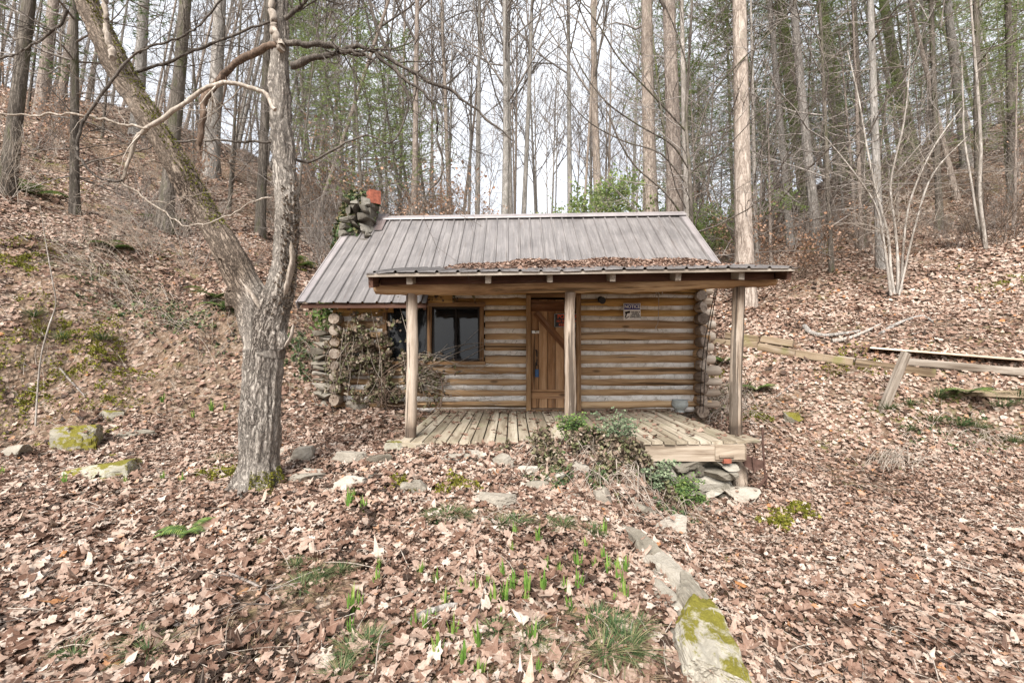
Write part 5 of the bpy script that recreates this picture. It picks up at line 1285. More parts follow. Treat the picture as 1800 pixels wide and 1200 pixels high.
# dark boughs sweeping in over the ridge from the pale tree
x0 = (1212 - 900) * 12.8 / F
stems("arching_branches_tree", (1222, 470), 12.2, [
 [(1222, 400, 12, 0), (1216, 330, 12, 0), (1212, 250, 11, 0), (1206, 180, 10, 0), (1210, 100, 9, 0), (1216, 0, 7, 0), (1220, -100, 5, 0)],
 [(1210, 215, 5, 0), (1180, 190, 5, -.3), (1120, 170, 4, -.5), (1060, 140, 4, -.8), (1010, 80, 3, -1.0), (990, 10, 3, -1.2)],
 [(1206, 150, 5, 0), (1150, 110, 5, -.3), (1090, 65, 4, -.5), (1050, 20, 4, -.8), (1000, -20, 3, -1.0)],
 [(1208, 310, 5, 0), (1170, 280, 5, -.3), (1120, 255, 4, -.5), (1090, 230, 4, -.8), (1065, 190, 3, -1.0)],
 [(1205, 240, 4, 0), (1160, 210, 4, -.3), (1090, 205, 4, -.5), (1020, 180, 3, -.8), (960, 110, 2, -1.0)],
 [(1218, 180, 5, 0), (1250, 110, 5, -.2), (1300, 70, 4, -.4), (1370, 20, 4, -.6), (1420, -30, 3, -.8)],
 [(1214, 60, 4, 0), (1190, 20, 4, -.2), (1150, -30, 4, -.4)]], 'bark_dark', "dark slim tree with long arching boughs over the right end of the ridge", nt=9, tw=(.4, 1.3))

# ------------------------------------------------------------------ things lying on the ground
def hit(px, py, d0=1.6, d1=40):
    """where the sight line through a photo pixel meets the ground"""
    D = np.linspace(d0, d1, 1500); x = (px - 900) * D / F; z = CAMZ + (610 - py) * D / F
    m = np.nonzero(z < height(x, D))[0]; i = m[0] if len(m) else len(D) - 1
    return np.array([x[i], D[i], float(height(x[i], D[i])[0])])

ROCKS = [  # (px, py of the foot, half-width px, half-height px, material, label)
 (108, 788, 62, 22, 'rockmoss', "long slab thick with yellow-green moss at the left edge of the clearing"),
 (22, 803, 28, 16, 'rock', "grey rock beside the mossy slab at the left picture edge"),
 (158, 846, 84, 15, 'rockmossy2', "long low grey slab with a mossy right end, left of the forked tree"),
 (186, 738, 22, 9, 'rockmoss', "small moss-topped stone at the foot of the left bank"),
 (180, 806, 20, 7, 'rockmoss', "flat mossy stone between the two long slabs"),
 (225, 770, 34, 8, 'rock', "flat grey stone right of the thick mossy slab"),
 (400, 835, 30, 9, 'rockmoss', "mossy stone touching the left foot of the forked tree"),
 (528, 815, 30, 16, 'rockpale', "squarish pale stone just right of the forked tree's foot"),
 (506, 800, 16, 8, 'rockpale', "small pale stone behind the squarish one by the forked tree"),
 (610, 822, 38, 15, 'rockpale', "broad pale flat stone, biggest of the row before the deck's left end"),
 (662, 820, 22, 12, 'rock', "darker stone leaning against the broad pale one"),
 (694, 800, 18, 14, 'rockmossy2', "rounded stone at the foot of the deck's left corner"),
 (612, 862, 36, 12, 'rockpale', "pale wedge stone below the broad pale one"),
 (530, 852, 34, 9, 'rockpale', "flat pale stone sunk in the leaves right of the tree's moss skirt"),
 (728, 868, 26, 11, 'rock', "pointed grey stone alone in the leaves below the deck"),
 (800, 814, 44, 8, 'rock', "long low stone along the bed in front of the deck"),
 (878, 820, 30, 11, 'rock', "dark flat stone at the left end of the ivy heap"),
 (805, 866, 22, 10, 'rockmoss', "moss-capped stone in the middle of the leaf-covered bed"),
 (858, 892, 44, 10, 'rockpale', "flat pale stone under dry grass, below the ivy heap"),
 (926, 838, 18, 11, 'rockpale', "square pale stone poking from the ivy heap"),
 (985, 850, 26, 12, 'rock', "grey stone half buried in the ivy heap"),
 (1020, 835, 20, 12, 'rockpale', "upright pale stone in the middle of the ivy heap"),
 (1062, 890, 15, 15, 'rockpale', "small white pointed stone below the ivy heap"),
 (1105, 888, 22, 7, 'rock', "low dark stone right of the white pointed one"),
 (1186, 942, 34, 22, 'rockpale', "smooth tilted pale slab below the stone footing"),
 (1308, 886, 28, 16, 'rockpale', "large rounded pale boulder at the foot of the right porch post"),
 (1292, 896, 10, 9, 'rockpale', "small white cobble in front of the rounded boulder"),
 (1270, 912, 15, 6, 'rockpale', "flat pale cobble in the leaves below the rounded boulder"),
 (1398, 742, 18, 14, 'rockmoss', "mossy stump-like lump in dry grass right of the porch"),
 (626, 724, 20, 12, 'rockpale', "pale stone at the foot of the cabin wall below the ivy"),
 (560, 838, 26, 8, 'rock', "dark low stone between the squarish and the broad pale stones"),
 (655, 848, 20, 7, 'rockpale', "small pale flat stone below the darker leaning one"),
 (940, 868, 24, 10, 'rock', "grey stone showing at the lower edge of the ivy heap"),
 (1000, 885, 20, 8, 'rockpale', "pale stone in dry vines below the ivy heap's middle"),
 (1130, 905, 26, 10, 'rock', "dark stone above the smooth tilted slab"),
 (1235, 905, 18, 8, 'rock', "grey stone at the bottom of the stone footing"),
 (1325, 738, 16, 6, 'rockmoss', "flat mossy stone right of the right porch post"),
]
for i, (px_, py_, hw, hh, mt, lab) in enumerate(ROCKS):
    p = hit(px_, py_); D = p[1]; sx, sz = hw * D / F, hh * D / F * 1.25; mb = MB()
    rock(mb, (p[0], D + sx * .35, p[2] + sz * (.15 if 'moss' in mt else .42)), (sx * 1.15, max(sx * .65, sz), sz * 1.15), rz=rnd.uniform(-.25, .25), seed=600 + i, sub=5 if hw > 30 else 4, rough=.09, cuts=11, tilt=(rnd.uniform(-.15, .1), rnd.uniform(-.12, .12)))
    tag_mesh(mb, "rock", M[mt], (p[0], D, p[2]), lab, "rock")
# the stone edge that runs toward the camera
for i, (pa, pb, wd, ht_, mt, lab) in enumerate([
   ((1094, 934), (1160, 1000), .085, .075, 'rock', "far flaky slab of the stone edging that runs down the bed to the mossy boulder"),
   ((1135, 978), (1212, 1066), .10, .10, 'rock', "layered slab in the middle of the stone edging"),
   ((1128, 1005), (1195, 1092), .06, .05, 'rock', "thin dark slab wedged under the left side of the stone edging"),
   ((1190, 1040), (1245, 1110), .12, .13, 'rock', "pale block joining the flaky slabs to the mossy boulder"),
   ((1216, 1085), (1276, 1290), .16, .15, 'rockstripe', "big grey boulder with a bright moss streak at the bottom of the picture")]):
    A_, B_ = hit(*pa), hit(*pb); c = (A_ + B_) / 2; d = B_ - A_; ln = np.linalg.norm(d[:2]) / 2; mb = MB()
    rock(mb, c + [0, 0, ht_ * (.35 if i < 4 else .15)], (wd * 1.15, ln * 1.3, ht_), rz=math.atan2(-d[0], d[1]), seed=712 + i, sub=5, rough=.22, tilt=(0, -.16 if i == 4 else .08), cuts=6, flat=.8, boxy=.72); tag_mesh(mb, "rock", M[mt], c - [0, 0, ht_ * .4], lab, "rock")

# timbers on the right bank
def lay(name, a, b, w, h, mat, label, cat="timber", lift=.0, D=None):
    pa = hit(*a[:2]) if len(a) == 2 else P(*a); pb = hit(*b[:2]) if len(b) == 2 else P(*b)
    pa = pa + [0, 0, lift]; pb = pb + [0, 0, lift]; mb = MB(); bar(mb, pa, pb, w, h, t=rnd.random(), jit=.003, bev=.008); c = (pa + pb) / 2
    return tag_mesh(mb, name, M[mat], (c[0], c[1], c[2] - h / 2), label, cat)
lay("landscape_timber", (1256, 606), (1334, 614), .14, .13, 'timber', "mossy timber at the left end of the lower row, behind the right post", lift=.06)
lay("landscape_timber", (1276, 598), (1336, 606), .14, .13, 'timber', "upper-row timber touching the right side of the porch post", lift=.10)
lay("landscape_timber", (1338, 606), (1395, 614), .14, .13, 'timber', "short upper-row timber with a sawn end facing the yard", lift=.10)
lay("landscape_timber", (1334, 616), (1399, 628), .15, .14, 'timber', "second lower-row timber, under the short upper one", lift=.06)
lay("landscape_timber", (1400, 628), (1500, 644), .15, .14, 'timber', "middle lower-row timber above the dry grass", lift=.06)
lay("landscape_timber", (1502, 645), (1642, 664), .15, .14, 'timber', "long right-hand timber of the lower row, crossing behind the leaning stake", lift=.06)
lay("plank", (1528, 621), (1800, 646), .24, .035, 'plank', "long pale new-looking plank lying on the bank at the right", "plank", lift=.10)
lay("landscape_timber", (1590, 642), (1830, 664), .13, .12, 'greywood', "grey weathered timber under the pale plank", lift=.05)
lay("landscape_timber", (1682, 696), (1840, 700), .13, .10, 'timber', "lowest timber half sunk at the right picture edge", lift=.03)
lay("landscape_timber", (1470, 620, 8.1), (1600, 640, 7.6), .1, .09, 'greywood', "thin dark board beneath the middle lower-row timber", lift=-.09)
mb = MB(); p0 = hit(1548, 722); p1 = P(1592, 620, p0[1] + .05); bar(mb, p0 - [0, 0, .1], p1, .11, .09, up=(0, 1, 0), t=.5, jit=.003, bev=.01)
tag_mesh(mb, "leaning_stake", M['greywood'], p0, "grey square stake leaning against the timbers", "stake")
for i, (lst, w, mt, lab) in enumerate([
   ([(1414, 578), (1425, 590), (1450, 594), (1485, 592), (1512, 588)], 9, 'bark_grey', "thick curved dead branch lying on the leaves above the timbers"),
   ([(1462, 606), (1490, 600), (1520, 588), (1548, 574)], 8, 'bark_pale', "pale straight dead branch crossing the curved one above the timbers"),
   ([(1548, 592), (1575, 575), (1600, 565), (1622, 560), (1640, 570)], 7, 'bark_grey', "gnarled root arching on the bank above the pale plank")]):
    pts = np.array([hit(a, b) + [0, 0, .05] for a, b in lst]); mb = MB(); tube(mb, curve(pts, 24), np.linspace(w, w * .5, 24) * pts[0, 1] / F / 2, 8, True, .5, .1)
    tag_mesh(mb, "dead_branch", M[mt], pts[0] - [0, 0, .05], lab, "branch")
# curved stick in the foreground
pts = np.array([hit(a, b) + [0, 0, .02] for a, b in ((718, 1104), (740, 1098), (762, 1088), (795, 1080), (845, 1078))]); pts[1:4, 2] += .03; mb = MB(); tube(mb, curve(pts, 20), np.linspace(.019, .014, 20), 10, True, .5, .08)
tag_mesh(mb, "fallen_stick", M['bark_grey'], pts[0], "curved grey stick among the green shoots in the foreground", "stick")
for lst, w, lab in (([(818, 930), (845, 915), (900, 911), (990, 906)], 4, "long thin pale stick lying before the grass tufts below the deck"),
                    ([(-10, 1010), (20, 1018), (60, 1040), (95, 1085)], 7, "brown fallen branch at the left picture edge"),
                    ([(370, 1003), (420, 1022), (460, 1045), (480, 1070)], 6, "thin brown fallen twig in the left foreground leaves"),
                    ([(105, 655), (130, 680), (150, 700)], 4, "dark twig on the foot of the left bank"),
                    ([(1365, 700), (1400, 672), (1430, 650)], 4, "thin dead twig propped right of the porch post")):
    pts = np.array([hit(a, b) + [0, 0, .025] for a, b in lst]); mb = MB(); tube(mb, curve(pts, 16), np.linspace(w, w * .5, 16) * pts[0, 1] / F / 2, 6, True, .5, .1)
    for k in range(3): q = pts[rnd.randint(0, len(pts) - 1)]; twig(mb, q, nrm([rnd.uniform(-1, 1), rnd.uniform(-1, 1), .25]), .3, .004, 1)
    tag_mesh(mb, "fallen_stick", M['twig_pale' if 'pale' in lab else 'twig'], pts[0], lab, "stick")

# rusty plough-like stand by the porch corner
c = hit(1348, 862); e = empty("rusty_iron_stand", c); tag(e, "rusty iron tool with an upright bar and dark blade standing off the deck's right corner", "tool")
S = c[1] / F; L = lambda px_, py_, dy_=0: np.array([(px_ - 1348) * S, dy_, (862 - py_) * S])
mb = MB(); tube(mb, curve([L(1340, 752), L(1342, 800), L(1346, 845), L(1348, 866)], 10), [.012] * 10, 8); at_origin(mb, "upright_bar", M['rust'], e)
mb = MB(); v = np.array([L(1302, 800, .05), L(1310, 802, .02), L(1344, 812, 0), L(1342, 824, 0), L(1325, 830, 0), L(1312, 822, .03)]); v = np.vstack([v, v + [0, .02, 0]])
mb.add(v, [[0, 5, 4, 3, 2, 1], [6, 7, 8, 9, 10, 11]] + [[i, (i + 1) % 6, 6 + (i + 1) % 6, 6 + i] for i in range(6)], None, .5); bar(mb, L(1322, 803, -.01), L(1325, 832, -.01), .015, .015, up=(0, 1, 0)); at_origin(mb, "blade", M['rust'], e)
for a, b, dd_ in (((1348, 838), (1322, 866), -.05), ((1348, 838), (1378, 862), .1), ((1346, 858), (1372, 858), .02)):
    mb = MB(); bar(mb, L(*a), L(*b, dd_), .03, .012, t=.5); at_origin(mb, "leg", M['rust'], e)

# ------------------------------------------------------------------ ivy and green plants
def ivy(name, pts, nor, size, mat, label, vines=(), cat="ivy", kind=2, loc=None):
    n = len(pts); mb = MB(); scatter_leaves(mb, pts, nor, rng.uniform(size * .6, size * 1.3, n), rng.random(n), kind, .8, .5)
    loc = pts.mean(0) if loc is None else loc; e = empty(name, loc); tag(e, label, cat)
    mb.build("foliage", M[mat], e)
    if len(vines):
        vb = MB()
        for v, r in vines: tube(vb, v, r, 5, False, .5, .05)
        vb.build("vine_stems", M['twig_pale'], e)
    return e
n = 34000; px_ = rng.uniform(555, 880, n); py_ = rng.uniform(520, 735, n); nz = fbm(px_ * .03, py_ * .03, 4)
dm = np.clip(1.25 - ((px_ - 645) / 72) ** 4 * .9, 0, 1) * np.clip((py_ - 548) / 22, 0, 1) * np.clip((712 - py_) / 18, 0, 1)
dm = np.maximum(dm, .9 * np.exp(-((px_ - 735) / 38) ** 2 - ((py_ - 662) / 34) ** 2)); dm = np.maximum(dm, .75 * np.exp(-((py_ - 634 - (px_ - 720) * .05) / 7) ** 2) * (px_ < 800) * (px_ > 690))
dm = np.maximum(dm, .35 * np.exp(-((py_ - 524) / 5) ** 2) * (px_ > 690) * (px_ < 870)); dm = np.maximum(dm, .25 * np.exp(-((px_ - 700) / 26) ** 2) * (py_ > 540) * (py_ < 640))
dm = np.where((px_ > 684 + 6 * np.sin(py_ * .2)) & (px_ < 850) & (py_ > 543) & (py_ < 618 + 4 * np.sin(px_ * .3)), dm * .02, dm); dm = np.where((py_ > 676) & (px_ > 606), dm * .4, dm); dm *= np.clip((px_ - 560) / 20, 0, 1); dm = np.where((px_ > 575) & (px_ < 612) & (py_ > 555), dm * .45, dm)
nz2 = fbm(px_ * .09 + 7, py_ * .09, 3); k = rng.random(n) < np.clip(dm * (.62 + nz * 4 + nz2 * 4), 0, 1); px_, py_ = px_[k], py_[k]; bul = rng.random(k.sum()) ** .7 * (.22 + .5 * np.clip(fbm(px_ * .05, py_ * .05, 3), -.2, .4)) * np.clip(1 - ((px_ - 650) / 110) ** 2, .12, 1)
D_ = 7.50 - bul; pts = np.stack([(px_ - 900) * D_ / F, D_, CAMZ + (610 - py_) * D_ / F], -1)
vin = []
for j in range(16):
    a = (rnd.uniform(590, 730), rnd.uniform(530, 640)); b = (a[0] + rnd.uniform(-40, 50), rnd.uniform(660, 722)); m_ = ((a[0] + b[0]) / 2 + rnd.uniform(-15, 15), (a[1] + b[1]) / 2)
    vin.append((curve([P(*a, 7.38), P(*m_, 7.24), P(*b, 7.3)], 10), rnd.uniform(.0015, .004)))
for j in range(26):
    a = (rnd.uniform(700, 760), rnd.uniform(610, 690)); b = (a[0] + rnd.uniform(40, 180), a[1] + rnd.uniform(-60, 50)); vin.append((curve([P(*a, 7.46), P((a[0] + b[0]) / 2, (a[1] + b[1]) / 2 + rnd.uniform(-12, 12), 7.44), P(*b, 7.47)], 10), rnd.uniform(.0015, .004)))
ivy("wall_ivy", pts, rng.normal(0, .45, (len(pts), 3)) + [0, -1, .3], .036, 'leaf_dead_ivy', "dense half-dead brown ivy smothering the cabin's left wall and corner", vin)
n = 2600; th = rng.uniform(0, 6.28, n); z = rng.uniform(2.5, 4.25, n); rr_ = rng.uniform(.36, .50, n) - .16 * np.clip((z - 3.4) / .8, 0, 1); pts = np.stack([-3.28 + rr_ * np.cos(th) + .1 * (z - 3.2) , 9.6 + rr_ * np.sin(th), z], -1)
pts = pts[(pts[:, 0] < -3.02 - .1 * (4.1 - pts[:, 2])) | (rng.random(n) < .10)]; ivy("chimney_ivy", pts, pts - [-3.2, 9.65, 3.2], .05, 'leaf_ivy', "dark green ivy wrapped round the chimney top")
n = 260; px_ = rng.normal(578, 14, n); py_ = rng.normal(560, 15, n); D_ = rng.uniform(7.9, 8.2, n); pts = np.stack([(px_ - 900) * D_ / F, D_, CAMZ + (610 - py_) * D_ / F], -1)
ivy("ivy_clump", pts, rng.normal(0, .6, (n, 3)) + [0, -1, .4], .045, 'leaf_green', "bright green sprig under the roof's left eave corner")
# heap of ivy, dry vines and stones before the deck
def ground_cover(cx, cy, rx, ry, n, hmax, size, mat, name, label, nv=0, vlen=.5, cat="ivy"):
    a = rng.uniform(0, 6.28, n); r = rng.random(n) ** .55; x = cx + rx * r * np.cos(a); y = cy + ry * r * np.sin(a); hh = (1 - r ** 2) * hmax * (1 + 2 * fbm(x * 3, y * 3, 3))
    k = fbm(x * 6 + 3, y * 6, 3) > -.01 + .12 * (rng.random(len(x)) < .4); x, y, hh = x[k], y[k], hh[k]
    pts = np.stack([x, y, height(x, y) + .01 + hh * rng.random(len(x)) ** .6], -1); vin = []
    for j in range(nv):
        a = rnd.random() * 6.28; r = rnd.random(); x0_, y0_ = cx + rx * r * math.cos(a), cy + ry * r * math.sin(a); x1_, y1_ = x0_ + rnd.uniform(-1, 1) * vlen, y0_ - rnd.uniform(-.1, .6) * vlen
        z0_, z1_ = gz(x0_, y0_), gz(x1_, y1_); vin.append((curve([[x0_, y0_, z0_ + .02], [(x0_ + x1_) / 2, (y0_ + y1_) / 2, (z0_ + z1_) / 2 + rnd.uniform(.06, .25)], [x1_, y1_, z1_ + .01]], 9), rnd.uniform(.0015, .0045)))
    return ivy(name, pts, rng.normal(0, .5, (len(pts), 3)) + [0, -.5, 1], size, mat, label, vin, cat)
ground_cover(.62, 4.86, .85, .32, 6500, .24, .028, 'leaf_dead_ivy', "ivy_heap", "tangled heap of brownish ivy in front of the middle of the deck", 34)
ground_cover(1.32, 4.80, .5, .34, 5200, .26, .028, 'leaf_dead_ivy', "ivy_heap", "ivy and dry vines sprawling over the left end of the stone footing", 34)
ground_cover(1.0, 4.55, .9, .25, 3200, .10, .024, 'leaf_ivy', "ivy_heap", "greener ivy trailing over the stones below the ivy heap", 40)
ground_cover(-6.3, 8.6, 1.9, .8, 2600, .12, .035, 'leaf_ivy', "ivy_patch", "dark ivy patch on the left bank behind the forked tree", 80, .8)
ground_cover(-8.3, 9.2, 1.6, .7, 1500, .12, .035, 'leaf_dead_ivy', "ivy_patch", "brown ivy and roots hanging off the left bank ledge", 110, .9)
ground_cover(-3.9, 8.4, .7, .5, 1500, .15, .035, 'leaf_ivy', "ivy_patch", "dark ivy on the bank just left of the cabin's stone corner", 50, .6)
ground_cover(3.9, 8.2, .7, .6, 1300, .18, .025, 'leaf_dead_ivy', "ivy_patch", "dry ivy and weeds between the right log corner and the timbers", 110, .6)
ground_cover(5.2, 6.2, .45, .3, 300, .12, .02, 'leaf_dead_ivy', "dry_weeds", "dry weeds around the mossy lump in the right yard", 60, .35, "weeds")
ground_cover(6.7, 6.5, 1.3, .35, 1000, .08, .025, 'leaf_ivy', "ivy_patch", "dark ivy strip below the lowest timber on the right", 50, .5)

def sprig(name, foot, top_h, nst, mat, label, spread=.22, size=.018, lean=0):
    """upright leafy shrub with paired narrow leaflets"""
    e = empty(name, foot); tag(e, label, "shrub"); sm, lm = MB(), MB()
    for k in range(nst):
        a = rnd.random() * 6.28; r = rnd.random() * spread; tip = np.array([r * math.cos(a) * 1.6 + lean, r * math.sin(a) * .8, top_h * rnd.uniform(.6, 1.1)])
        c = curve([[0, 0, -.04], tip * [.3, .3, .6], tip], 12); tube(sm, c, np.linspace(.004, .0015, 12), 4, False)
        for i in range(3, 12):
            for s in (-1, 1):
                if rnd.random() < .3: continue
                d = nrm([s * rnd.uniform(.6, 1), rnd.uniform(-.7, .7), rnd.uniform(-.2, .4)]); L_ = rnd.uniform(.05, .12)
                tube(sm, [c[i], c[i] + d * L_], [.0015, .001], 3, False)
                m = 4; q = c[i] + d * L_ * np.linspace(.2, 1, m)[:, None]; q = np.repeat(q, 2, 0) + rng.normal(0, .014, (2 * m, 3))
                scatter_leaves(lm, q, np.tile([0, -.4, 1.0], (len(q), 1)), rng.uniform(size * .7, size * 1.2, len(q)), np.clip(rng.normal(.5, .25, len(q)), 0, 1), 3, .5, .3)
    sm.build("stems", M['twig'], e).location = (0, 0, 0); lm.build("foliage", M[mat], e).location = (0, 0, 0); return e
g_ = lambda px_, py_: hit(px_, py_)
sprig("leafy_shrub", np.array([.70, 5.02, gz(.70, 5.0)]), .34, 16, 'leaf_green', "fresh green leafy shrub hiding the foot of the middle porch post", .14, .016)
sprig("leafy_shrub", np.array([1.17, 5.0, gz(1.17, 4.98)]), .46, 12, 'leaf_blue', "feathery blue-green shrub rising above the deck edge right of the middle post", .2, .017)
sprig("leafy_shrub", np.array([1.55, 4.8, gz(1.55, 4.8)]), .34, 15, 'leaf_blue', "low blue-green shrub against the left end of the stone footing", .2, .017)
sprig("leafy_shrub", np.array([1.80, 4.82, gz(1.8, 4.82)]), .30, 12, 'leaf_green', "low bright green shrub over the middle of the stone footing", .18, .016)
for px__, py__, h_, lab in ((1225, 885, .07, "small bright green tuft at the base of the stone footing"), (968, 808, .10, "lone bright yellow-green sprout in the ivy heap")):
    sprig("sprout", g_(px__, py__), h_, 4, 'leaf_green', lab, .05, .018)

# grass tufts, shoots and ferns (one of each kind, then copies)
def blades(mb, n, L, w, spread, droop, tlo=0, thi=1):
    for k in range(n):
        a = rnd.random() * 6.28; d = np.array([math.cos(a), math.sin(a), 0]); b = d * rnd.random() * spread * .35; l = L * rnd.uniform(.5, 1.1); o = rnd.uniform(.1, 1) * droop
        m = 5; u = np.linspace(0, 1, m); c = b + np.outer(u * spread * o, d) + np.outer(l * (u - o * .6 * u ** 2), [0, 0, 1]); s = np.cross(d, [0, 0, 1]); ww = w * (1 - u ** 2) * .5 + .0004
        v = np.concatenate([c - s * ww[:, None], c + s * ww[:, None]]); i = np.arange(m - 1); mb.add(v, np.stack([i, i + 1, i + m + 1, i + m], -1), np.zeros_like(v), rnd.uniform(tlo, thi))
def meshes(fn, mat, k, *a, **kw):
    out = []
    for i in range(k): mb = MB(); fn(mb, *a, **kw); out.append(mb.mesh("tuft", M[mat]))
    return out
SHO = meshes(blades, 'shoot', 3, 13, .115, .011, .045, .5); TUF = meshes(blades, 'grass', 3, 150, .115, .0035, .18, 1.2); STR = meshes(blades, 'strawgrass', 3, 130, .15, .003, .24, 1.3)
def fern(mb, n=9, L=.36):
    for k in range(n):
        a = rnd.random() * 6.28; d = np.array([math.cos(a), math.sin(a), 0]); l = L * rnd.uniform(.6, 1.1); s = np.cross(d, [0, 0, 1])
        for i in range(18):
            u = (i + 1) / 19; c = d * l * u * .9 + np.array([0, 0, l * (u * .8 - u * u * .75)]); w = l * .22 * math.sin(math.pi * min(1, u * .8 + .2)) 
            for q in (-1, 1): mb.add([c - d * l * .02, c + d * l * .045, c + s * q * w * 1.3 + d * l * .06 - [0, 0, w * .2]], [[0, 1, 2]], np.zeros((3, 3)), rnd.uniform(.2, 1))
FER = meshes(fern, 'leaf_green', 2)
def plant(name, me, p, s, label, cat, group):
    o = bpy.data.objects.new(name, me); scene.collection.objects.link(o); o.location = Vector([float(x) for x in p]); o.rotation_euler = (rnd.uniform(-.1, .1), rnd.uniform(-.1, .1), rnd.random() * 6.28); o.scale = (s, s, s); tag(o, label, cat, group)
sh_px = [(780, 380), (875, 440), (1010, 470), (1105, 480), (1075, 470), (1170, 440), (1255, 385), (1320, 460), (1390, 550), (1400, 500), (1505, 330), (1580, 370), (1610, 480), (1685, 470), (1730, 220), (1455, 205), (1320, 160), (1305, 240), (540, 340), (530, 440),
         (385, 580), (430, 575), (375, 690), (745, 690), (800, 700), (855, 670), (920, 550), (1265, 540), (1245, 620), (975, 740), (1115, 800), (1025, 900), (880, 850), (1430, 800), (1740, 670), (1120, 980), (1460, 980), (1690, 340), (1205, 550), (1480, 480), (1640, 560)]
sh = [(500 + a / 3.27, 900 + b / 3.27) for a, b in sh_px] + [(1085, 1010), (1062, 990), (1070, 1010), (1098, 1060), (1080, 1070), (1088, 1030), (1045, 1000), (1100, 1010), (612, 892), (640, 902), (622, 880), (112, 858), (220, 855), (285, 850), (322, 852), (2, 838), (340, 735), (285, 708), (372, 722), (395, 722), (1060, 945)]
for i, (a, b) in enumerate(sh): plant("green_shoot", SHO[i % 3], hit(a, b) - [0, 0, .01], rnd.uniform(1.0, 1.7) * (1.0 if b > 900 else 1.1), "cluster of bright green bulb shoots pushing through the fallen leaves", "shoots", "bulb shoots in the leaf litter")
for i, (a, b, s) in enumerate([(785, 915, .9), (760, 920, .6), (810, 915, .6), (905, 925, .8), (880, 930, .7), (990, 930, .7), (965, 925, .5), (1040, 940, .6), (560, 1020, .6), (530, 1040, .6), (600, 1010, .5), (1080, 1120, .8), (1050, 1100, .7), (1100, 1150, .9), (1060, 1160, .8), (1120, 1110, .6), (930, 1130, .7), (650, 1140, .6), (620, 1160, .6),
     (240, 1130, .5), (260, 1160, .6), (130, 1160, .5), (600, 1200, .6), (950, 1170, .6), (1560, 722, 1.2), (1600, 715, 1.0), (1650, 700, 1.3), (1640, 745, 1.2), (1690, 750, 1.4), (1720, 755, 1.2), (1760, 720, 1.2), (1780, 780, 1.3), (1790, 700, 1.3), (1600, 760, 1), (60, 560, 1.2), (110, 600, 1.3), (180, 600, 1.3), (390, 812, .7), (520, 1000, .5), (870, 1120, .5)]):
    plant("grass_tuft", TUF[i % 3], hit(a, b) + [0, 0, .02], s * 1.3, "dark green grass tuft lying over the fallen leaves", "grass tuft", "green grass tufts in the leaf litter")
for i in range(84):
    a, b = rnd.choice([(1090, 1130), (1060, 1120), (1100, 1160), (880, 920), (600, 1030), (420, 1130), (200, 1100), (30, 1060), (260, 1150), (60, 1120), (950, 1150), (1460, 655), (1400, 720), (560, 1020), (100, 600), (900, 905), (60, 440), (640, 1150), (1080, 1180), (330, 1170), (150, 560), (1180, 880)]); a += rnd.gauss(0, 40); b += rnd.gauss(0, 18)
    plant("straw_tuft", STR[i % 3], hit(a, min(b, 1210)) - [0, 0, .02], rnd.uniform(.35, .75) * (1 if b > 850 else 1.8), "dry straw-coloured grass tuft flattened on the leaves", "grass tuft", "straw grass tufts in the leaf litter")
for i, (a, b, s, lab) in enumerate([(375, 528, 1.4, "bright green fern on the bank against the forked tree's left side"), (398, 545, 1.1, "smaller fern just below the bright one by the forked tree"), (60, 345, 1.5, "fern high on the left bank near the picture edge"), (290, 395, 1.4, "green fern at the foot of the dark trunk between the limbs"),
     (525, 470, 1.5, "yellow-green fern on the slope left of the roof"), (30, 330, 1.3, "topmost fern on the left bank"), (200, 440, 1.1, "small fern mid-way up the left bank"), (1330, 690, .9, "small green fern right of the right porch post"), (1272, 640, 1.0, "green fern below the timbers beside the right post"), (1700, 700, 1.0, "fern by the lowest timber on the right"), (330, 945, .45, "small fern frond flat on the leaves in the left foreground")]):
    plant("fern", FER[i % 2], hit(a, b) + [0, 0, .04], s * 1.5, lab, "fern", "ferns")
# thin twigs and straw strands lying everywhere
mb = MB()
for k in range(1000):
    y = rnd.uniform(2, 9); x = rnd.uniform(-1.15, 1.15) * y
    if in_cabin(np.array([x]), np.array([y]))[0]: continue
    p = np.array([x, y, gz(x, y) + rnd.uniform(.015, .05)]); a = rnd.random() * 6.28; L_ = rnd.uniform(.08, .4); q = p + [math.cos(a) * L_, math.sin(a) * L_, 0]; q[2] = gz(q[0], q[1]) + rnd.uniform(.01, .06); m = (p + q) / 2 + [rnd.uniform(-.03, .03), 0, rnd.uniform(0, .04)]
    tube(mb, curve([p, m, q], 6), rnd.uniform(.0012, .0035), 4, False, rnd.random())
tag(mb.build("ground_twigs", M['twig_pale']), "thin twigs and dry stalks strewn over the leaves", "twigs", kind="stuff")
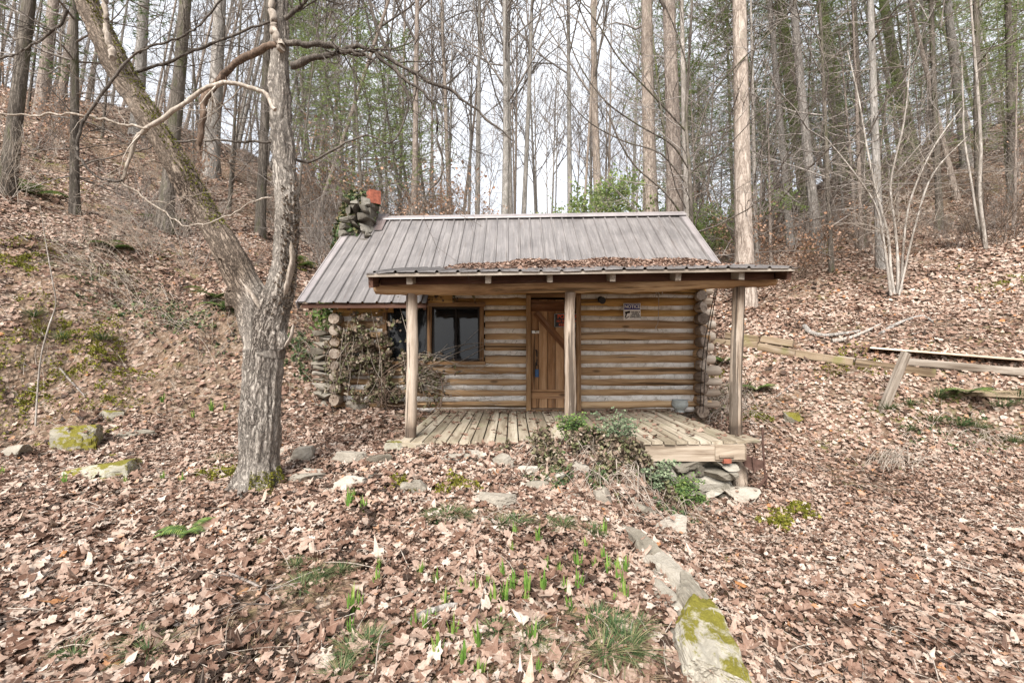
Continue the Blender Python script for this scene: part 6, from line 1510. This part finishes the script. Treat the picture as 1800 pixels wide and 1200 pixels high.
# a few leaves caught on top of the rocks, logs and timbers
mb = MB()
for o in [o for o in scene.objects if o.name.split('.')[0] in ("rock", "landscape_timber")]:
    nv_ = len(o.data.vertices); v = np.empty(nv_ * 3, np.float32); o.data.vertices.foreach_get("co", v); v = v.reshape(-1, 3) + np.array(o.location)
    top = v[v[:, 2] > v[:, 2].min() + (v[:, 2].max() - v[:, 2].min()) * .55]; k = rng.integers(0, len(top), rnd.randint(1, 5)); p = top[k] + [0, 0, .012]
    scatter_leaves(mb, p, np.tile([0, 0, 1.0], (len(p), 1)), rng.uniform(.02, .05, len(p)), rng.uniform(.2, .9, len(p)), 0, .3)
    n = 22; a = rng.uniform(0, 6.28, n); ex = v.max(0) - v.min(0); cc = (v.max(0) + v.min(0)) / 2; x = cc[0] + np.cos(a) * ex[0] * .55; y = cc[1] + np.sin(a) * ex[1] * .55
    kk = ~in_cabin(x, y); x, y = x[kk], y[kk]; scatter_leaves(mb, np.stack([x, y, height(x, y) + rng.uniform(.01, .06, len(x))], -1), np.tile([0, 0, 1.0], (len(x), 1)), rng.uniform(.025, .05, len(x)), rng.uniform(.15, .9, len(x)), 0, .6)
tag(mb.build("caught_leaves", M['leaf']), "dry leaves caught on and around the stones and timbers", "leaf litter", kind="stuff")

# cushions of yellow-green moss on the banks and in the yard
mb = MB()
for px_, py_, r_, n_ in [(10, 440, .5, 1500), (35, 470, .3, 700), (100, 590, .45, 1400), (30, 655, .5, 1500), (190, 632, .4, 1200), (150, 612, .3, 700), (115, 335, .5, 900), (520, 460, .4, 700), (1790, 500, .45, 1000), (1400, 905, .14, 900), (1370, 925, .12, 700),
                         (1330, 735, .16, 600), (1440, 440, .5, 900), (190, 690, .3, 700), (620, 600, .2, 200), (1240, 670, .2, 500), (1500, 640, .35, 900), (700, 858, .12, 500), (800, 858, .14, 800), (395, 838, .2, 900), (130, 780, .3, 900), (60, 700, .35, 700)]:
    c = hit(px_, py_); n = n_; a = rng.uniform(0, 6.28, n); r = np.sqrt(rng.random(n)) * r_ * (1 + .5 * np.sin(a * 3 + px_)); x = c[0] + r * np.cos(a) * 1.3; y = c[1] + r * np.sin(a)
    k = ~in_cabin(x, y) & (fbm(x * 6, y * 6, 3) > -.07); x, y = x[k], y[k]; n = len(x); p = np.stack([x, y, height(x, y) + rng.uniform(.02, .06, n)], -1)
    nn_ = rng.normal(0, .6, (n, 3)) + [0, -.3, 1]; nn_ /= np.linalg.norm(nn_, axis=1, keepdims=True); w = np.cross(nn_, rng.normal(0, 1, (n, 3))); s_ = rng.uniform(.010, .024, (n, 1)) * (1 + c[1] / 14); w = w / np.linalg.norm(w, axis=1, keepdims=True) * s_ * .6
    mb.add(np.stack([p - w, p + w, p + nn_ * s_], 1).reshape(-1, 3), np.arange(3 * n).reshape(-1, 3), np.zeros((3 * n, 3)), np.repeat(rng.uniform(0, .8, n), 3), False)
tag(mb.build("moss_cushions", M['moss']), "yellow-green moss spreading over the banks and between the leaves", "moss", kind="stuff")
